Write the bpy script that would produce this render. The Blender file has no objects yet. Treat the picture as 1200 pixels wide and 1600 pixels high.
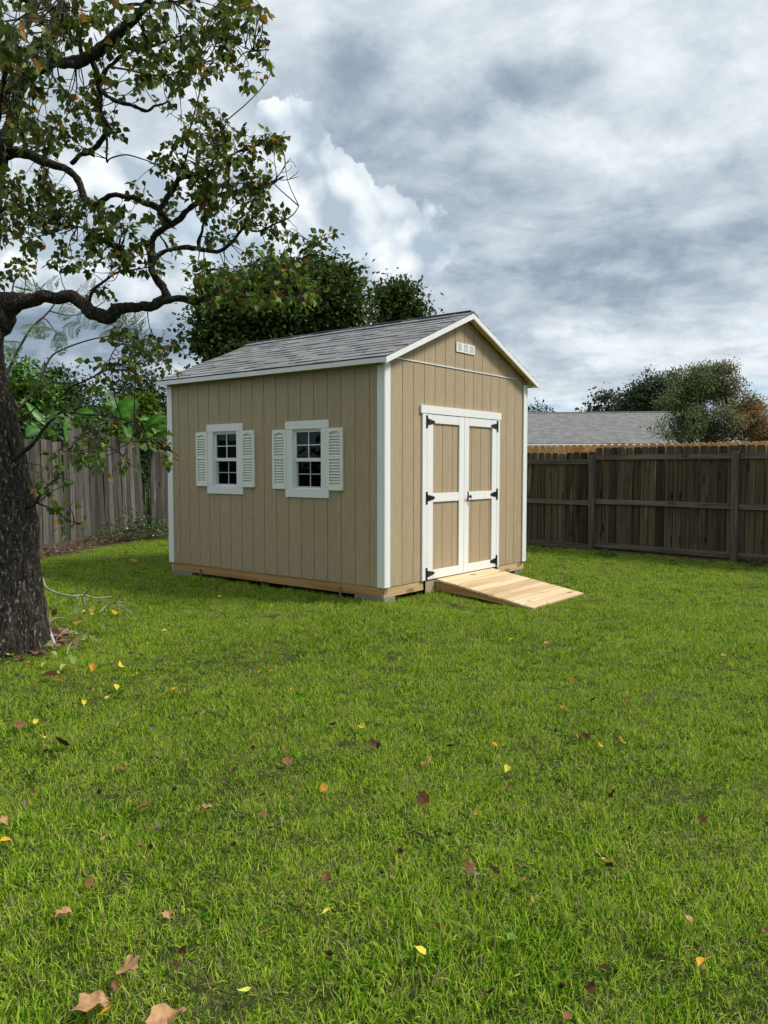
import bpy, math, random
import numpy as np
from mathutils import Vector, Matrix, noise as mnoise

random.seed(7)
rng = np.random.default_rng(7)
S = bpy.context.scene
COL = S.collection

# ------------------------------------------------------------------ camera
FPX, PITCH, ROLL, YAW = 1223.08, 0.0577825, 0.00065193, 0.898654
CAM = np.array([-6.40203, -5.09038, 1.44769])
_f = np.array([math.sin(YAW) * math.cos(PITCH), math.cos(YAW) * math.cos(PITCH), -math.sin(PITCH)])
_r = np.array([math.cos(YAW), -math.sin(YAW), 0.0])
_u = np.cross(_r, _f)
R2 = _r * math.cos(ROLL) + _u * math.sin(ROLL)
U2 = -_r * math.sin(ROLL) + _u * math.cos(ROLL)
cd = bpy.data.cameras.new('camera')
cam = bpy.data.objects.new('camera', cd)
COL.objects.link(cam)
M = Matrix.Identity(4)
for i in range(3):
    M[i][0], M[i][1], M[i][2], M[i][3] = R2[i], U2[i], -_f[i], CAM[i]
cam.matrix_world = M
cd.sensor_fit = 'VERTICAL'
cd.sensor_height = 36.0
cd.lens = FPX / 1600.0 * 36.0
cd.clip_start = 0.05
cd.clip_end = 3000
S.camera = cam
S.view_settings.view_transform = 'Standard'
S.view_settings.look = 'None'
S.view_settings.exposure = 0.56
S.view_settings.gamma = 1.0
S.view_settings.use_curve_mapping = False
S.render.resolution_x, S.render.resolution_y = 768, 1024
S.cycles.max_bounces = 5
S.cycles.diffuse_bounces = 3
S.cycles.glossy_bounces = 2
S.cycles.transmission_bounces = 3
S.cycles.transparent_max_bounces = 12


def at(px, py, depth):
    """the point seen at this spot of the photograph (1200x1600) at this distance"""
    return CAM + depth * (_f + R2 * (px - 600) / FPX - U2 * (py - 800) / FPX)


def atz(px, py, z=0.0):
    d = _f + R2 * (px - 600) / FPX - U2 * (py - 800) / FPX
    return CAM + d * (z - CAM[2]) / d[2]


def depth_of(p):
    return float((np.array(p) - CAM) @ _f)


# ------------------------------------------------------------------ sun and sky
SUN_DIR = Vector((0.42, -0.62, 0.80)).normalized()      # towards the sun
sl = bpy.data.lights.new('sun', 'SUN')
sl.energy = 2.5
sl.angle = math.radians(14)
sl.color = (1.0, 0.965, 0.90)
so = bpy.data.objects.new('sun', sl)
so.rotation_euler = SUN_DIR.to_track_quat('Z', 'Y').to_euler()
COL.objects.link(so)

W = bpy.data.worlds.new("World")
S.world = W
W.use_nodes = True
wt = W.node_tree
wt.nodes.clear()


class G:
    """small wrapper to write node graphs"""
    def __init__(s, t):
        s.t = t

    def n(s, typ, ins=None, **kw):
        nd = s.t.nodes.new(typ)
        for k, v in kw.items():
            setattr(nd, k, v)
        for k, v in (ins or {}).items():
            s.set(nd.inputs[k], v)
        return nd

    def set(s, sock, v):
        if isinstance(v, bpy.types.NodeSocket):
            s.t.links.new(v, sock)
        elif isinstance(v, bpy.types.Node):
            s.t.links.new(v.outputs[0], sock)
        else:
            if hasattr(sock.default_value, '__len__') and not hasattr(v, '__len__'):
                v = (v,) * len(sock.default_value)
            if hasattr(v, '__len__') and hasattr(sock.default_value, '__len__') and len(sock.default_value) == 4 and len(v) == 3:
                v = tuple(v) + (1.0,)
            sock.default_value = v

    def m(s, op, a, b=0.0, c=0.0, clamp=False):
        nd = s.n('ShaderNodeMath', operation=op, use_clamp=clamp)
        s.set(nd.inputs[0], a); s.set(nd.inputs[1], b); s.set(nd.inputs[2], c)
        return nd.outputs[0]

    def vm(s, op, a, b=(0, 0, 0), out=0):
        nd = s.n('ShaderNodeVectorMath', operation=op)
        s.set(nd.inputs[0], a)
        if op == 'SCALE':
            s.set(nd.inputs['Scale'], b)
        else:
            s.set(nd.inputs[1], b)
        return nd.outputs[out]

    def dot(s, a, b):
        return s.vm('DOT_PRODUCT', a, b, 'Value')

    def noise(s, vec, scale, detail=5, rough=0.55, dist=0.0, out='Fac'):
        return s.n('ShaderNodeTexNoise', {'Vector': vec, 'Scale': scale, 'Detail': detail, 'Roughness': rough, 'Distortion': dist}).outputs[out]

    def mr(s, v, a, b, c=0.0, d=1.0, smooth=True):
        nd = s.n('ShaderNodeMapRange', {'Value': v, 'From Min': a, 'From Max': b, 'To Min': c, 'To Max': d}, interpolation_type='SMOOTHSTEP' if smooth else 'LINEAR')
        return nd.outputs[0]

    def mix(s, f, a, b, mode='MIX'):
        nd = s.n('ShaderNodeMix', data_type='RGBA', blend_type=mode, clamp_factor=True)
        s.set(nd.inputs[0], f); s.set(nd.inputs[6], a); s.set(nd.inputs[7], b)
        return nd.outputs[2]

    def ramp(s, f, stops):
        nd = s.n('ShaderNodeValToRGB', {'Fac': f})
        e = nd.color_ramp.elements
        while len(e) < len(stops):
            e.new(0.5)
        for el, (p, c) in zip(e, stops):
            el.position = p
            el.color = tuple(c) + (1.0,) if len(c) == 3 else c
        return nd.outputs[0]


g = G(wt)
tc = g.n('ShaderNodeTexCoord').outputs['Generated']
dirn = g.vm('NORMALIZE', tc)
sep = g.n('ShaderNodeSeparateXYZ', {0: dirn})
sky = g.n('ShaderNodeTexSky', sky_type='NISHITA', sun_disc=False,
          sun_elevation=math.asin(SUN_DIR.z), sun_rotation=math.atan2(SUN_DIR.x, SUN_DIR.y))
den = g.m('ADD', g.m('MAXIMUM', sep.outputs[2], 0.0), 0.17)
pl = g.n('ShaderNodeCombineXYZ', {0: g.m('DIVIDE', sep.outputs[0], den), 1: g.m('DIVIDE', sep.outputs[1], den), 2: 3.7}).outputs[0]
F_, R_, U_ = tuple(map(float, _f)), tuple(map(float, R2)), tuple(map(float, U2))
dz = g.m('MAXIMUM', g.dot(dirn, F_), 0.12)
front = g.mr(g.dot(dirn, F_), 0.05, 0.35)
wn = g.noise(dirn, 7.0, 6, 0.6, 0.0, 'Color')
wn2 = g.vm('SCALE', g.vm('SUBTRACT', wn, (0.5, 0.5, 0.5)), 0.20)
dw = g.vm('ADD', dirn, wn2)
tu = g.m('DIVIDE', g.dot(dw, R_), dz)
tv = g.m('DIVIDE', g.dot(dw, U_), dz)


def gauss(px, py, rx, ry):
    u0, v0 = (px - 600) / FPX, -(py - 800) / FPX
    a = g.m('DIVIDE', g.m('SUBTRACT', tu, u0), rx / FPX)
    b = g.m('DIVIDE', g.m('SUBTRACT', tv, v0), ry / FPX)
    e = g.m('ADD', g.m('MULTIPLY', a, a), g.m('MULTIPLY', b, b))
    return g.m('MULTIPLY', g.m('EXPONENT', g.m('MULTIPLY', e, -1.0)), front)


def gsum(lst):
    acc = None
    for (px, py, rx, ry, w) in lst:
        t = g.m('MULTIPLY', gauss(px, py, rx, ry), w)
        acc = t if acc is None else g.m('ADD', acc, t)
    return acc


n1 = g.noise(pl, 1.25, 10, 0.60, 0.25)
n2 = g.noise(g.vm('ADD', g.vm('MULTIPLY', dirn, (1, 1, 2.2)), (7.3, 1.1, 2.0)), 5.5, 10, 0.64, 0.6)
n3 = g.noise(g.vm('ADD', g.vm('MULTIPLY', pl, (1.0, 1.0, 1.0)), (4.1, 8.2, 0.4)), 4.2, 7, 0.6, 0.4)
layer = g.m('ADD', g.m('MULTIPLY', n1, 0.50), g.m('ADD', g.m('MULTIPLY', n2, 0.28), g.m('MULTIPLY', n3, 0.22)))
layer = g.m('ADD', g.m('MULTIPLY', g.m('SUBTRACT', layer, 0.5), 1.08), 0.512)
tone = g.m('ADD', layer, gsum([
    (560, 60, 120, 70, -0.085), (740, 150, 150, 55, -0.075), (330, 150, 80, 80, -0.06), (395, 150, 50, 60, -0.05),
    (215, 530, 260, 55, -0.17), (60, 520, 120, 70, -0.04), (930, 470, 200, 60, -0.05), (1100, 470, 170, 60, -0.04),
    (690, 440, 80, 60, -0.03), (980, 40, 260, 110, 0.09), (860, 215, 240, 35, 0.06), (760, 330, 160, 50, 0.03), (640, 520, 90, 60, 0.05),
    (330, 390, 120, 60, 0.05), (880, 400, 250, 35, 0.045), (930, 560, 260, 28, 0.05), (1100, 290, 120, 60, -0.03)]))
layc = g.ramp(tone, [(0.29, (0.14, 0.20, 0.27)), (0.40, (0.27, 0.335, 0.41)), (0.46, (0.385, 0.45, 0.515)), (0.52, (0.50, 0.56, 0.61)),
                     (0.59, (0.65, 0.70, 0.735)), (0.70, (0.80, 0.83, 0.845))])
# cumulus towers
cum = gsum([(430, 190, 62, 60, 1.3), (490, 250, 75, 60, 1.3), (570, 300, 80, 60, 0.9), (660, 310, 90, 50, 0.7), (470, 360, 90, 45, 1.0),
            (560, 370, 60, 55, 0.7), (600, 430, 60, 50, 0.5), (250, 290, 90, 60, 1.0), (130, 330, 90, 60, 0.7), (400, 290, 70, 70, 0.8), (700, 400, 80, 45, 0.5),
            (400, 420, 140, 60, 1.0), (560, 450, 130, 60, 0.9), (250, 400, 160, 60, 0.9), (80, 400, 120, 50, 0.9)])
def billow(off):
    base_ = g.vm('ADD', g.vm('ADD', dirn, off), g.vm('SCALE', wn2, 0.30))
    v1 = g.n('ShaderNodeTexVoronoi', {'Vector': base_, 'Scale': 11.0}, feature='F1').outputs['Distance']
    v2 = g.n('ShaderNodeTexVoronoi', {'Vector': base_, 'Scale': 27.0}, feature='F1').outputs['Distance']
    v3 = g.noise(base_, 38.0, 5, 0.62)
    return g.m('ADD', g.m('ADD', g.m('MULTIPLY', v1, 0.55), g.m('MULTIPLY', v2, 0.28)), g.m('MULTIPLY', v3, 0.17))
pf = billow((0, 0, 0))
pf_l = billow((0.012, -0.010, 0.022))
cm = g.m('SUBTRACT', cum, g.m('MULTIPLY', pf, 0.75))
cmask = g.m('MULTIPLY', g.mr(cm, 0.13, 0.27), g.mr(tv, 0.20, 0.33))
relief = g.m('SUBTRACT', pf_l, pf)
shade = g.m('ADD', g.m('MULTIPLY', relief, 1.5), g.m('MULTIPLY', pf, -0.28))
shade = g.m('ADD', shade, g.m('MULTIPLY', g.mr(cm, 0.2, 1.0), -0.05))
shade = g.m('ADD', shade, g.m('ADD', g.m('MULTIPLY', g.noise(dirn, 5.0, 6, 0.6), 0.36), g.m('MULTIPLY', g.noise(dirn, 26.0, 6, 0.62, 0.4), 0.10)))
shade = g.m('SUBTRACT', shade, g.m('MULTIPLY', g.mr(tv, 0.40, 0.27), 0.13))
cumc = g.ramp(g.m('ADD', shade, 0.22), [(0.08, (0.36, 0.435, 0.51)), (0.24, (0.50, 0.57, 0.635)), (0.40, (0.64, 0.695, 0.735)), (0.58, (0.79, 0.825, 0.845))])
clouds = g.mix(g.m('MULTIPLY', cmask, 0.92), layc, cumc)
# thin gap with blue sky low on the horizon, and the blue showing between clouds
low = g.m('MULTIPLY', g.mr(sep.outputs[2], 0.12, 0.06), g.mr(g.noise(g.vm('MULTIPLY', dirn, (3, 3, 22)), 1.6, 4), 0.38, 0.56))
blue = g.mix(0.7, g.vm('SCALE', sky, 0.10), (0.25, 0.46, 0.66))
thin = g.mr(g.noise(g.vm('ADD', pl, (3, 9, 4)), 1.3, 6), 0.60, 0.72, 0, 0.35)
skyc = g.mix(g.m('MAXIMUM', g.m('MULTIPLY', low, 0.8), thin), clouds, blue)
bg = g.n('ShaderNodeBackground', {'Color': g.vm('SCALE', skyc, 8.7), 'Strength': 0.10})
wo = g.n('ShaderNodeOutputWorld', {0: bg.outputs[0]})

# ------------------------------------------------------------------ helpers
def tag(o, label=None, cat=None, group=None, kind=None):
    if label: o['label'] = label
    if cat: o['category'] = cat
    if group: o['group'] = group
    if kind: o['kind'] = kind
    return o


def link(o, parent=None):
    COL.objects.link(o)
    if parent is not None:
        o.parent = parent
    return o


def empty(name, loc=(0, 0, 0), rz=0.0, parent=None):
    o = bpy.data.objects.new(name, None)
    o.location = loc
    o.rotation_euler = (0, 0, rz)
    o.empty_display_size = 0.1
    return link(o, parent)


def mesh_of(name, V, Fc, mat=None, smooth=False, attrs=None):
    me = bpy.data.meshes.new(name)
    V = np.asarray(V, dtype=np.float64)
    me.from_pydata(V.tolist(), [], [list(map(int, q)) for q in Fc] if not isinstance(Fc, np.ndarray) else Fc.tolist())
    if mat is not None:
        me.materials.append(mat)
    if smooth:
        me.polygons.foreach_set('use_smooth', [True] * len(me.polygons))
    for k, arr in (attrs or {}).items():
        a = me.color_attributes.new(k, 'FLOAT_COLOR', 'POINT')
        a.data.foreach_set('color', np.asarray(arr, dtype=np.float32).ravel())
    me.update()
    return me


def obj(name, me, parent=None, loc=(0, 0, 0), rot=(0, 0, 0), scale=(1, 1, 1)):
    o = bpy.data.objects.new(name, me)
    o.location = loc
    o.rotation_euler = rot
    o.scale = scale
    return link(o, parent)


class MB:
    """collects verts and faces"""
    def __init__(s):
        s.v = []; s.f = []

    def poly(s, pts, faces):
        b = len(s.v)
        s.v += [tuple(p) for p in pts]
        s.f += [tuple(b + i for i in q) for q in faces]
        return s

    def box(s, x0, x1, y0, y1, z0, z1, bev=0.0):
        if bev <= 0:
            P = [(x0, y0, z0), (x1, y0, z0), (x1, y1, z0), (x0, y1, z0), (x0, y0, z1), (x1, y0, z1), (x1, y1, z1), (x0, y1, z1)]
            return s.poly(P, [(0, 3, 2, 1), (4, 5, 6, 7), (0, 1, 5, 4), (1, 2, 6, 5), (2, 3, 7, 6), (3, 0, 4, 7)])
        b = bev
        P = []
        for (x, sx) in ((x0, 1), (x1, -1)):
            for (y, sy) in ((y0, 1), (y1, -1)):
                for (z, sz) in ((z0, 1), (z1, -1)):
                    P += [(x, y + sy * b, z + sz * b), (x + sx * b, y, z + sz * b), (x + sx * b, y + sy * b, z)]
        idx = lambda i, j, k, a: ((i * 2 + j) * 2 + k) * 3 + a
        F = []
        F.append((idx(0,0,0,0), idx(0,0,1,0), idx(0,1,1,0), idx(0,1,0,0)))
        F.append((idx(1,0,0,0), idx(1,1,0,0), idx(1,1,1,0), idx(1,0,1,0)))
        F.append((idx(0,0,0,1), idx(1,0,0,1), idx(1,0,1,1), idx(0,0,1,1)))
        F.append((idx(0,1,0,1), idx(0,1,1,1), idx(1,1,1,1), idx(1,1,0,1)))
        F.append((idx(0,0,0,2), idx(0,1,0,2), idx(1,1,0,2), idx(1,0,0,2)))
        F.append((idx(0,0,1,2), idx(1,0,1,2), idx(1,1,1,2), idx(0,1,1,2)))
        for j in (0, 1):
            for k in (0, 1):
                F.append((idx(0,j,k,2), idx(1,j,k,2), idx(1,j,k,1), idx(0,j,k,1)))
        for i in (0, 1):
            for k in (0, 1):
                F.append((idx(i,0,k,0), idx(i,1,k,0), idx(i,1,k,2), idx(i,0,k,2)))
        for i in (0, 1):
            for j in (0, 1):
                F.append((idx(i,j,0,0), idx(i,j,1,0), idx(i,j,1,1), idx(i,j,0,1)))
        for i in (0, 1):
            for j in (0, 1):
                for k in (0, 1):
                    F.append((idx(i,j,k,0), idx(i,j,k,1), idx(i,j,k,2)))
        return s.poly(P, F)

    def prism(s, pts, y0, y1, axis=1):
        """extrude a polygon; axis 1: pts are (x,z) extruded along y; axis 0: pts (y,z) along x; axis 2: (x,y) along z"""
        def mk(p, t):
            if axis == 1: return (p[0], t, p[1])
            if axis == 0: return (t, p[0], p[1])
            return (p[0], p[1], t)
        n = len(pts)
        P = [mk(p, y0) for p in pts] + [mk(p, y1) for p in pts]
        F = [tuple(range(n)), tuple(range(2 * n - 1, n - 1, -1))] + [(i, i + n, (i + 1) % n + n, (i + 1) % n) for i in range(n)]
        return s.poly(P, F)

    def tube(s, pts, rad, sides=8, caps=True):
        pts = [Vector(p) for p in pts]
        if not hasattr(rad, '__len__'):
            rad = [rad] * len(pts)
        b = len(s.v)
        up = Vector((0.13, 0.21, 1)).normalized()
        prev = None
        for i, p in enumerate(pts):
            t = (pts[min(i + 1, len(pts) - 1)] - pts[max(i - 1, 0)]).normalized()
            if prev is None:
                a = t.cross(up)
                if a.length < 0.1: a = t.cross(Vector((1, 0, 0)))
                a.normalize()
            else:
                a = (prev - t * prev.dot(t)).normalized()
            prev = a
            c = t.cross(a)
            for k in range(sides):
                th = 2 * math.pi * k / sides
                s.v.append(tuple(p + (a * math.cos(th) + c * math.sin(th)) * rad[i]))
        for i in range(len(pts) - 1):
            for k in range(sides):
                k2 = (k + 1) % sides
                s.f.append((b + i * sides + k, b + i * sides + k2, b + (i + 1) * sides + k2, b + (i + 1) * sides + k))
        if caps:
            s.f.append(tuple(b + k for k in range(sides))[::-1])
            s.f.append(tuple(b + (len(pts) - 1) * sides + k for k in range(sides)))
        return s

    def mesh(s, name, mat, smooth=False):
        return mesh_of(name, s.v, s.f, mat, smooth)

    def build(s, name, mat, parent=None, smooth=False, loc=(0, 0, 0), rot=(0, 0, 0)):
        return obj(name, s.mesh(name, mat, smooth), parent, loc, rot)


def fixnormals(me):
    import bmesh
    bm = bmesh.new(); bm.from_mesh(me)
    bmesh.ops.recalc_face_normals(bm, faces=bm.faces)
    bm.to_mesh(me); bm.free()


def smoothcurve(pts, n=4):
    """Catmull-Rom through rows of numbers"""
    P = np.array(pts, float)
    P = np.vstack([2 * P[0] - P[1], P, 2 * P[-1] - P[-2]])
    out = []
    for i in range(1, len(P) - 2):
        for k in range(n):
            t = k / n
            out.append(0.5 * ((2 * P[i]) + (-P[i-1] + P[i+1]) * t + (2*P[i-1] - 5*P[i] + 4*P[i+1] - P[i+2]) * t*t + (-P[i-1] + 3*P[i] - 3*P[i+1] + P[i+2]) * t**3))
    out.append(P[-2])
    return np.array(out)


def ground_z(x, y):
    t = np.clip(np.maximum(-np.asarray(y, float), np.asarray(x, float) - 3.2) / 1.2, 0, 1)
    return -0.045 * t * t * (3 - 2 * t)


# ------------------------------------------------------------------ materials
def newmat(name):
    m = bpy.data.materials.new(name)
    m.use_nodes = True
    m.node_tree.nodes.clear()
    return m, G(m.node_tree)


def finish(m, g, col, rough=0.6, bump=None, bstr=0.3, bdist=0.01, spec=0.3, metal=0.0, trans=0.0):
    p = g.n('ShaderNodeBsdfPrincipled', {'Base Color': col, 'Roughness': rough, 'Specular IOR Level': spec, 'Metallic': metal})
    nrm = None
    if bump is not None:
        nrm = g.n('ShaderNodeBump', {'Height': bump, 'Strength': bstr, 'Distance': bdist}).outputs[0]
        g.set(p.inputs['Normal'], nrm)
    sh = p.outputs[0]
    if trans > 0:
        tr = g.n('ShaderNodeBsdfTranslucent', {'Color': g.vm('SCALE', col if isinstance(col, bpy.types.NodeSocket) else g.n('ShaderNodeRGB').outputs[0], 1.25)})
        mx = g.n('ShaderNodeMixShader', {0: trans, 1: sh, 2: tr.outputs[0]})
        sh = mx.outputs[0]
    g.n('ShaderNodeOutputMaterial', {0: sh})
    return m


def objcoord(g, scale=(1, 1, 1), jitter=7.0):
    c = g.n('ShaderNodeTexCoord').outputs['Object']
    r = g.n('ShaderNodeObjectInfo').outputs['Random']
    v = g.vm('MULTIPLY', c, scale)
    off = g.n('ShaderNodeCombineXYZ', {0: g.m('MULTIPLY', r, jitter), 1: g.m('MULTIPLY', r, jitter * 2.3), 2: g.m('MULTIPLY', r, jitter * 1.7)}).outputs[0]
    return g.vm('ADD', v, off), r, c


def wood(name, c1, c2, axis=2, vary=0.25, rough=0.75, grain=26.0, knots=0.0, moss=None, mossamt=0.0, bstr=0.35, streak=None):
    m, g = newmat(name)
    sc = [grain, grain, grain]
    sc[axis] = grain * 0.045
    v, r, c = objcoord(g, tuple(sc), 31.0)
    n = g.noise(v, 1.0, 6, 0.62, 0.6)
    ringn = g.noise(g.vm('MULTIPLY', v, (0.35, 0.35, 0.35)), 1.0, 3, 0.5, 1.6)
    col = g.mix(g.mr(g.m('ADD', g.m('MULTIPLY', n, 0.55), g.m('MULTIPLY', ringn, 0.45)), 0.36, 0.64), c1, c2)
    if knots > 0:
        s2 = [9.0, 9.0, 9.0]; s2[axis] = 3.2
        v2, _, _ = objcoord(g, tuple(s2), 17.0)
        vd = g.n('ShaderNodeTexVoronoi', {'Vector': v2, 'Scale': 0.62, 'Randomness': 1.0}).outputs['Distance']
        k = g.mr(vd, 0.10, 0.20, 1, 0)
        col = g.mix(g.m('MULTIPLY', k, knots), col, tuple(x * 0.35 for x in c1))
    if streak:
        s3 = [14.0] * 3; s3[axis] = 1.1
        v3, _, _ = objcoord(g, tuple(s3), 11.0)
        col = g.mix(g.mr(g.noise(v3, 1.0, 4), 0.60, 0.72, 0, 0.75), col, streak)
    if moss:
        col = g.mix(g.m('MULTIPLY', g.mr(g.noise(v, 0.23, 4), 0.42, 0.66), mossamt), col, moss)
    bright = g.m('ADD', 1.0 - vary, g.m('MULTIPLY', g.m('FRACT', g.m('MULTIPLY', r, 7.13)), 2 * vary))
    col = g.vm('SCALE', col, bright)
    return finish(m, g, col, rough, n, bstr, 0.004, 0.2)


def paint(name, c, rough=0.5, tex=0.0, dirt=0.0, dirtc=(0.3, 0.28, 0.24), axis=2, vary=0.02):
    m, g = newmat(name)
    sc = [34.0] * 3; sc[axis] = 5.0
    v, r, co = objcoord(g, tuple(sc), 9.0)
    n = g.noise(v, 1.0, 5, 0.6, 0.8)
    sw = [260.0] * 3; sw[axis] = 60.0
    fine = g.noise(g.vm('MULTIPLY', co, (75, 75, 210)), 1.0, 3, 0.6, 0.5)
    col = g.mix(g.mr(n, 0.35, 0.7), tuple(x * (0.87 if tex > 0.5 else 0.955) for x in c), c)
    if dirt > 0:
        d = g.mr(g.noise(g.vm('MULTIPLY', v, (0.25, 0.25, 0.6)), 1.0, 6), 0.5, 0.75)
        col = g.mix(g.m('MULTIPLY', d, dirt), col, dirtc)
    col = g.vm('SCALE', col, g.m('ADD', 1.0 - vary, g.m('MULTIPLY', r, 2 * vary)))
    h = g.m('ADD', g.m('MULTIPLY', n, 0.4), g.m('MULTIPLY', fine, 0.6))
    return finish(m, g, col, rough, h, tex, 0.004, 0.3)


M_tan = paint('tan_paint', (0.440, 0.335, 0.210), 0.55, 0.75, 0.15, (0.33, 0.27, 0.18), vary=0.035)
M_groove = paint('groove_paint', (0.25, 0.185, 0.115), 0.7, 0.3)
M_white = paint('white_paint', (0.83, 0.825, 0.80), 0.42, 0.28, 0.10, (0.62, 0.62, 0.60))
M_vinyl = paint('white_vinyl', (0.82, 0.84, 0.82), 0.35, 0.05)
M_shut = paint('cream_vinyl', (0.85, 0.85, 0.785), 0.4, 0.05)
M_pine = wood('ramp_pine', (0.58, 0.39, 0.20), (0.76, 0.59, 0.37), 0, 0.2, 0.6, 20.0, 0.75, streak=(0.56, 0.34, 0.15))
M_frame = wood('shaded_treated_wood_y', (0.32, 0.165, 0.060), (0.50, 0.295, 0.125), 1, 0.08, 0.7, 18.0, 0.7)  # shade of the side beams is put into this darker wood colour
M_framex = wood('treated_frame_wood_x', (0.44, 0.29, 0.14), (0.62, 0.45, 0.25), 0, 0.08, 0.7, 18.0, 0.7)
M_soffit = wood('soffit_wood', (0.42, 0.30, 0.11), (0.54, 0.40, 0.17), 1, 0.1, 0.7, 14.0, 0.5)
M_oldfence = wood('dark_weathered_wood', (0.030, 0.020, 0.011), (0.110, 0.084, 0.052), 2, 0.48, 0.95, 26.0, 0.95, (0.078, 0.078, 0.044), 0.45, 0.7, (0.19, 0.165, 0.13))
M_oldpost = wood('weathered_post_wood', (0.075, 0.060, 0.044), (0.185, 0.155, 0.118), 2, 0.2, 0.9, 30.0, 0.9, None, 0, 0.7, (0.18, 0.165, 0.14))
M_oldrail = wood('weathered_rail_wood', (0.048, 0.043, 0.036), (0.100, 0.092, 0.078), 1, 0.2, 0.9, 26.0, 0.7, (0.07, 0.075, 0.05), 0.4, 0.7)
M_cedar = wood('new_cedar', (0.50, 0.25, 0.085), (0.70, 0.41, 0.17), 2, 0.15, 0.7, 24.0, 0.6)
M_grey = wood('silver_weathered_wood', (0.052, 0.045, 0.038), (0.130, 0.117, 0.101), 2, 0.45, 0.9, 30.0, 0.8, None, 0, 0.7, (0.19, 0.178, 0.16))
M_black = finish(*(lambda a: (a[0], a[1], (0.012, 0.012, 0.013)))(newmat('black_metal')), 0.38, spec=0.5)
M_chrome = finish(*(lambda a: (a[0], a[1], (0.7, 0.71, 0.73)))(newmat('bright_metal')), 0.3, metal=1.0)
M_dark = finish(*(lambda a: (a[0], a[1], (0.02, 0.018, 0.015)))(newmat('dark_interior')), 0.9)


def mk_flash():
    m, g = newmat('aluminium_flashing')
    v, r, c = objcoord(g)
    n = g.noise(g.vm('MULTIPLY', c, (9, 1, 1)), 1.0, 4)
    return finish(m, g, g.mix(n, (0.66, 0.68, 0.70), (0.88, 0.90, 0.92)), 0.4, metal=0.15)
M_flash = mk_flash()


def mk_glass(name, tint):
    m, g = newmat(name)
    fr = g.n('ShaderNodeFresnel', {'IOR': 1.45}).outputs[0]
    t = g.n('ShaderNodeBsdfTransparent', {'Color': tint})
    gl = g.n('ShaderNodeBsdfGlossy', {'Color': (1, 1, 1), 'Roughness': 0.02})
    mx = g.n('ShaderNodeMixShader', {0: g.m('MULTIPLY', fr, 0.22), 1: t.outputs[0], 2: gl.outputs[0]})
    g.n('ShaderNodeOutputMaterial', {0: mx.outputs[0]})
    return m
M_glass = mk_glass('window_glass', (0.34, 0.36, 0.36))
M_screen = mk_glass('screened_glass', (0.16, 0.17, 0.17))


def mk_shingle():
    m, g = newmat('asphalt_shingle')
    v, r, c = objcoord(g, (1, 1, 1), 13.0)
    grit = g.noise(v, 260.0, 2, 0.7)
    pat = g.noise(g.vm('MULTIPLY', v, (9, 9, 9)), 1.0, 4)
    rr = g.m('FRACT', g.m('MULTIPLY', r, 5.71))
    base = g.ramp(g.m('ADD', g.m('MULTIPLY', rr, 0.40), g.m('MULTIPLY', pat, 0.45)), [(0.10, (0.15, 0.148, 0.147)), (0.38, (0.235, 0.233, 0.230)), (0.66, (0.33, 0.325, 0.318))])
    col = g.mix(0.35, base, g.mix(g.mr(grit, 0.35, 0.65), (0.06, 0.06, 0.07), (0.38, 0.38, 0.38)))
    return finish(m, g, col, 0.9, grit, 0.5, 0.002, 0.15)
M_shingle = mk_shingle()
M_under = paint('dark_shingle_base', (0.055, 0.055, 0.062), 0.9, 0.3)


def mk_concrete():
    m, g = newmat('concrete')
    v, r, c = objcoord(g)
    n = g.noise(c, 30.0, 8, 0.7)
    return finish(m, g, g.mix(g.mr(n, 0.35, 0.65), (0.17, 0.17, 0.16), (0.30, 0.30, 0.285)), 0.9, n, 0.6, 0.006)
M_conc = mk_concrete()


def mk_bark(name='furrowed_bark', sc=1.0):
    m, g = newmat(name)
    c = g.n('ShaderNodeTexCoord').outputs['Object']
    st = g.vm('MULTIPLY', c, (34 * sc, 34 * sc, 9 * sc))
    n = g.noise(st, 1.0, 7, 0.65, 1.2)
    lich = g.noise(g.vm('MULTIPLY', c, (52 * sc, 52 * sc, 19 * sc)), 1.0, 5, 0.6, 0.7)
    col = g.mix(g.mr(n, 0.38, 0.62), (0.013, 0.011, 0.009), (0.060, 0.050, 0.041))
    col = g.mix(g.mr(lich, 0.575, 0.64, 0, 0.85), col, (0.27, 0.24, 0.205))
    col = g.mix(g.mr(g.noise(c, 4.0, 5), 0.58, 0.72, 0, 0.35), col, (0.20, 0.19, 0.17))
    return finish(m, g, col, 0.95, g.m('ADD', n, g.m('MULTIPLY', lich, 0.4)), 0.9, 0.02, 0.15)
M_bark = mk_bark()
M_bark2 = mk_bark('branch_bark', 2.2)


def mk_leaf(name, trans=0.35, rough=0.5, spec=0.35):
    """colour comes from the leaf's own tint attribute"""
    m, g = newmat(name)
    a = g.n('ShaderNodeAttribute', attribute_name='tint')
    gp = g.n('ShaderNodeNewGeometry')
    col = g.vm('SCALE', a.outputs['Color'], g.mr(g.noise(gp.outputs['Position'], 40.0, 2), 0.3, 0.7, 0.8, 1.2))
    return finish(m, g, col, rough, None, spec=spec, trans=trans)
M_leaf = mk_leaf('leaf')
M_farleaf = mk_leaf('far_leaf', 0.25, 0.7, 0.1)


def mk_flat(name, c, rough=0.7, trans=0.0, vary=0.25, spec=0.25):
    m, g = newmat(name)
    v, r, co = objcoord(g, (1, 1, 1), 5.0)
    n = g.noise(v, 30.0, 4)
    col = g.mix(g.mr(n, 0.3, 0.7), tuple(x * (1 - vary) for x in c), tuple(min(1, x * (1 + vary)) for x in c))
    return finish(m, g, col, rough, n, 0.3, 0.003, spec, trans=trans)


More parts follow.
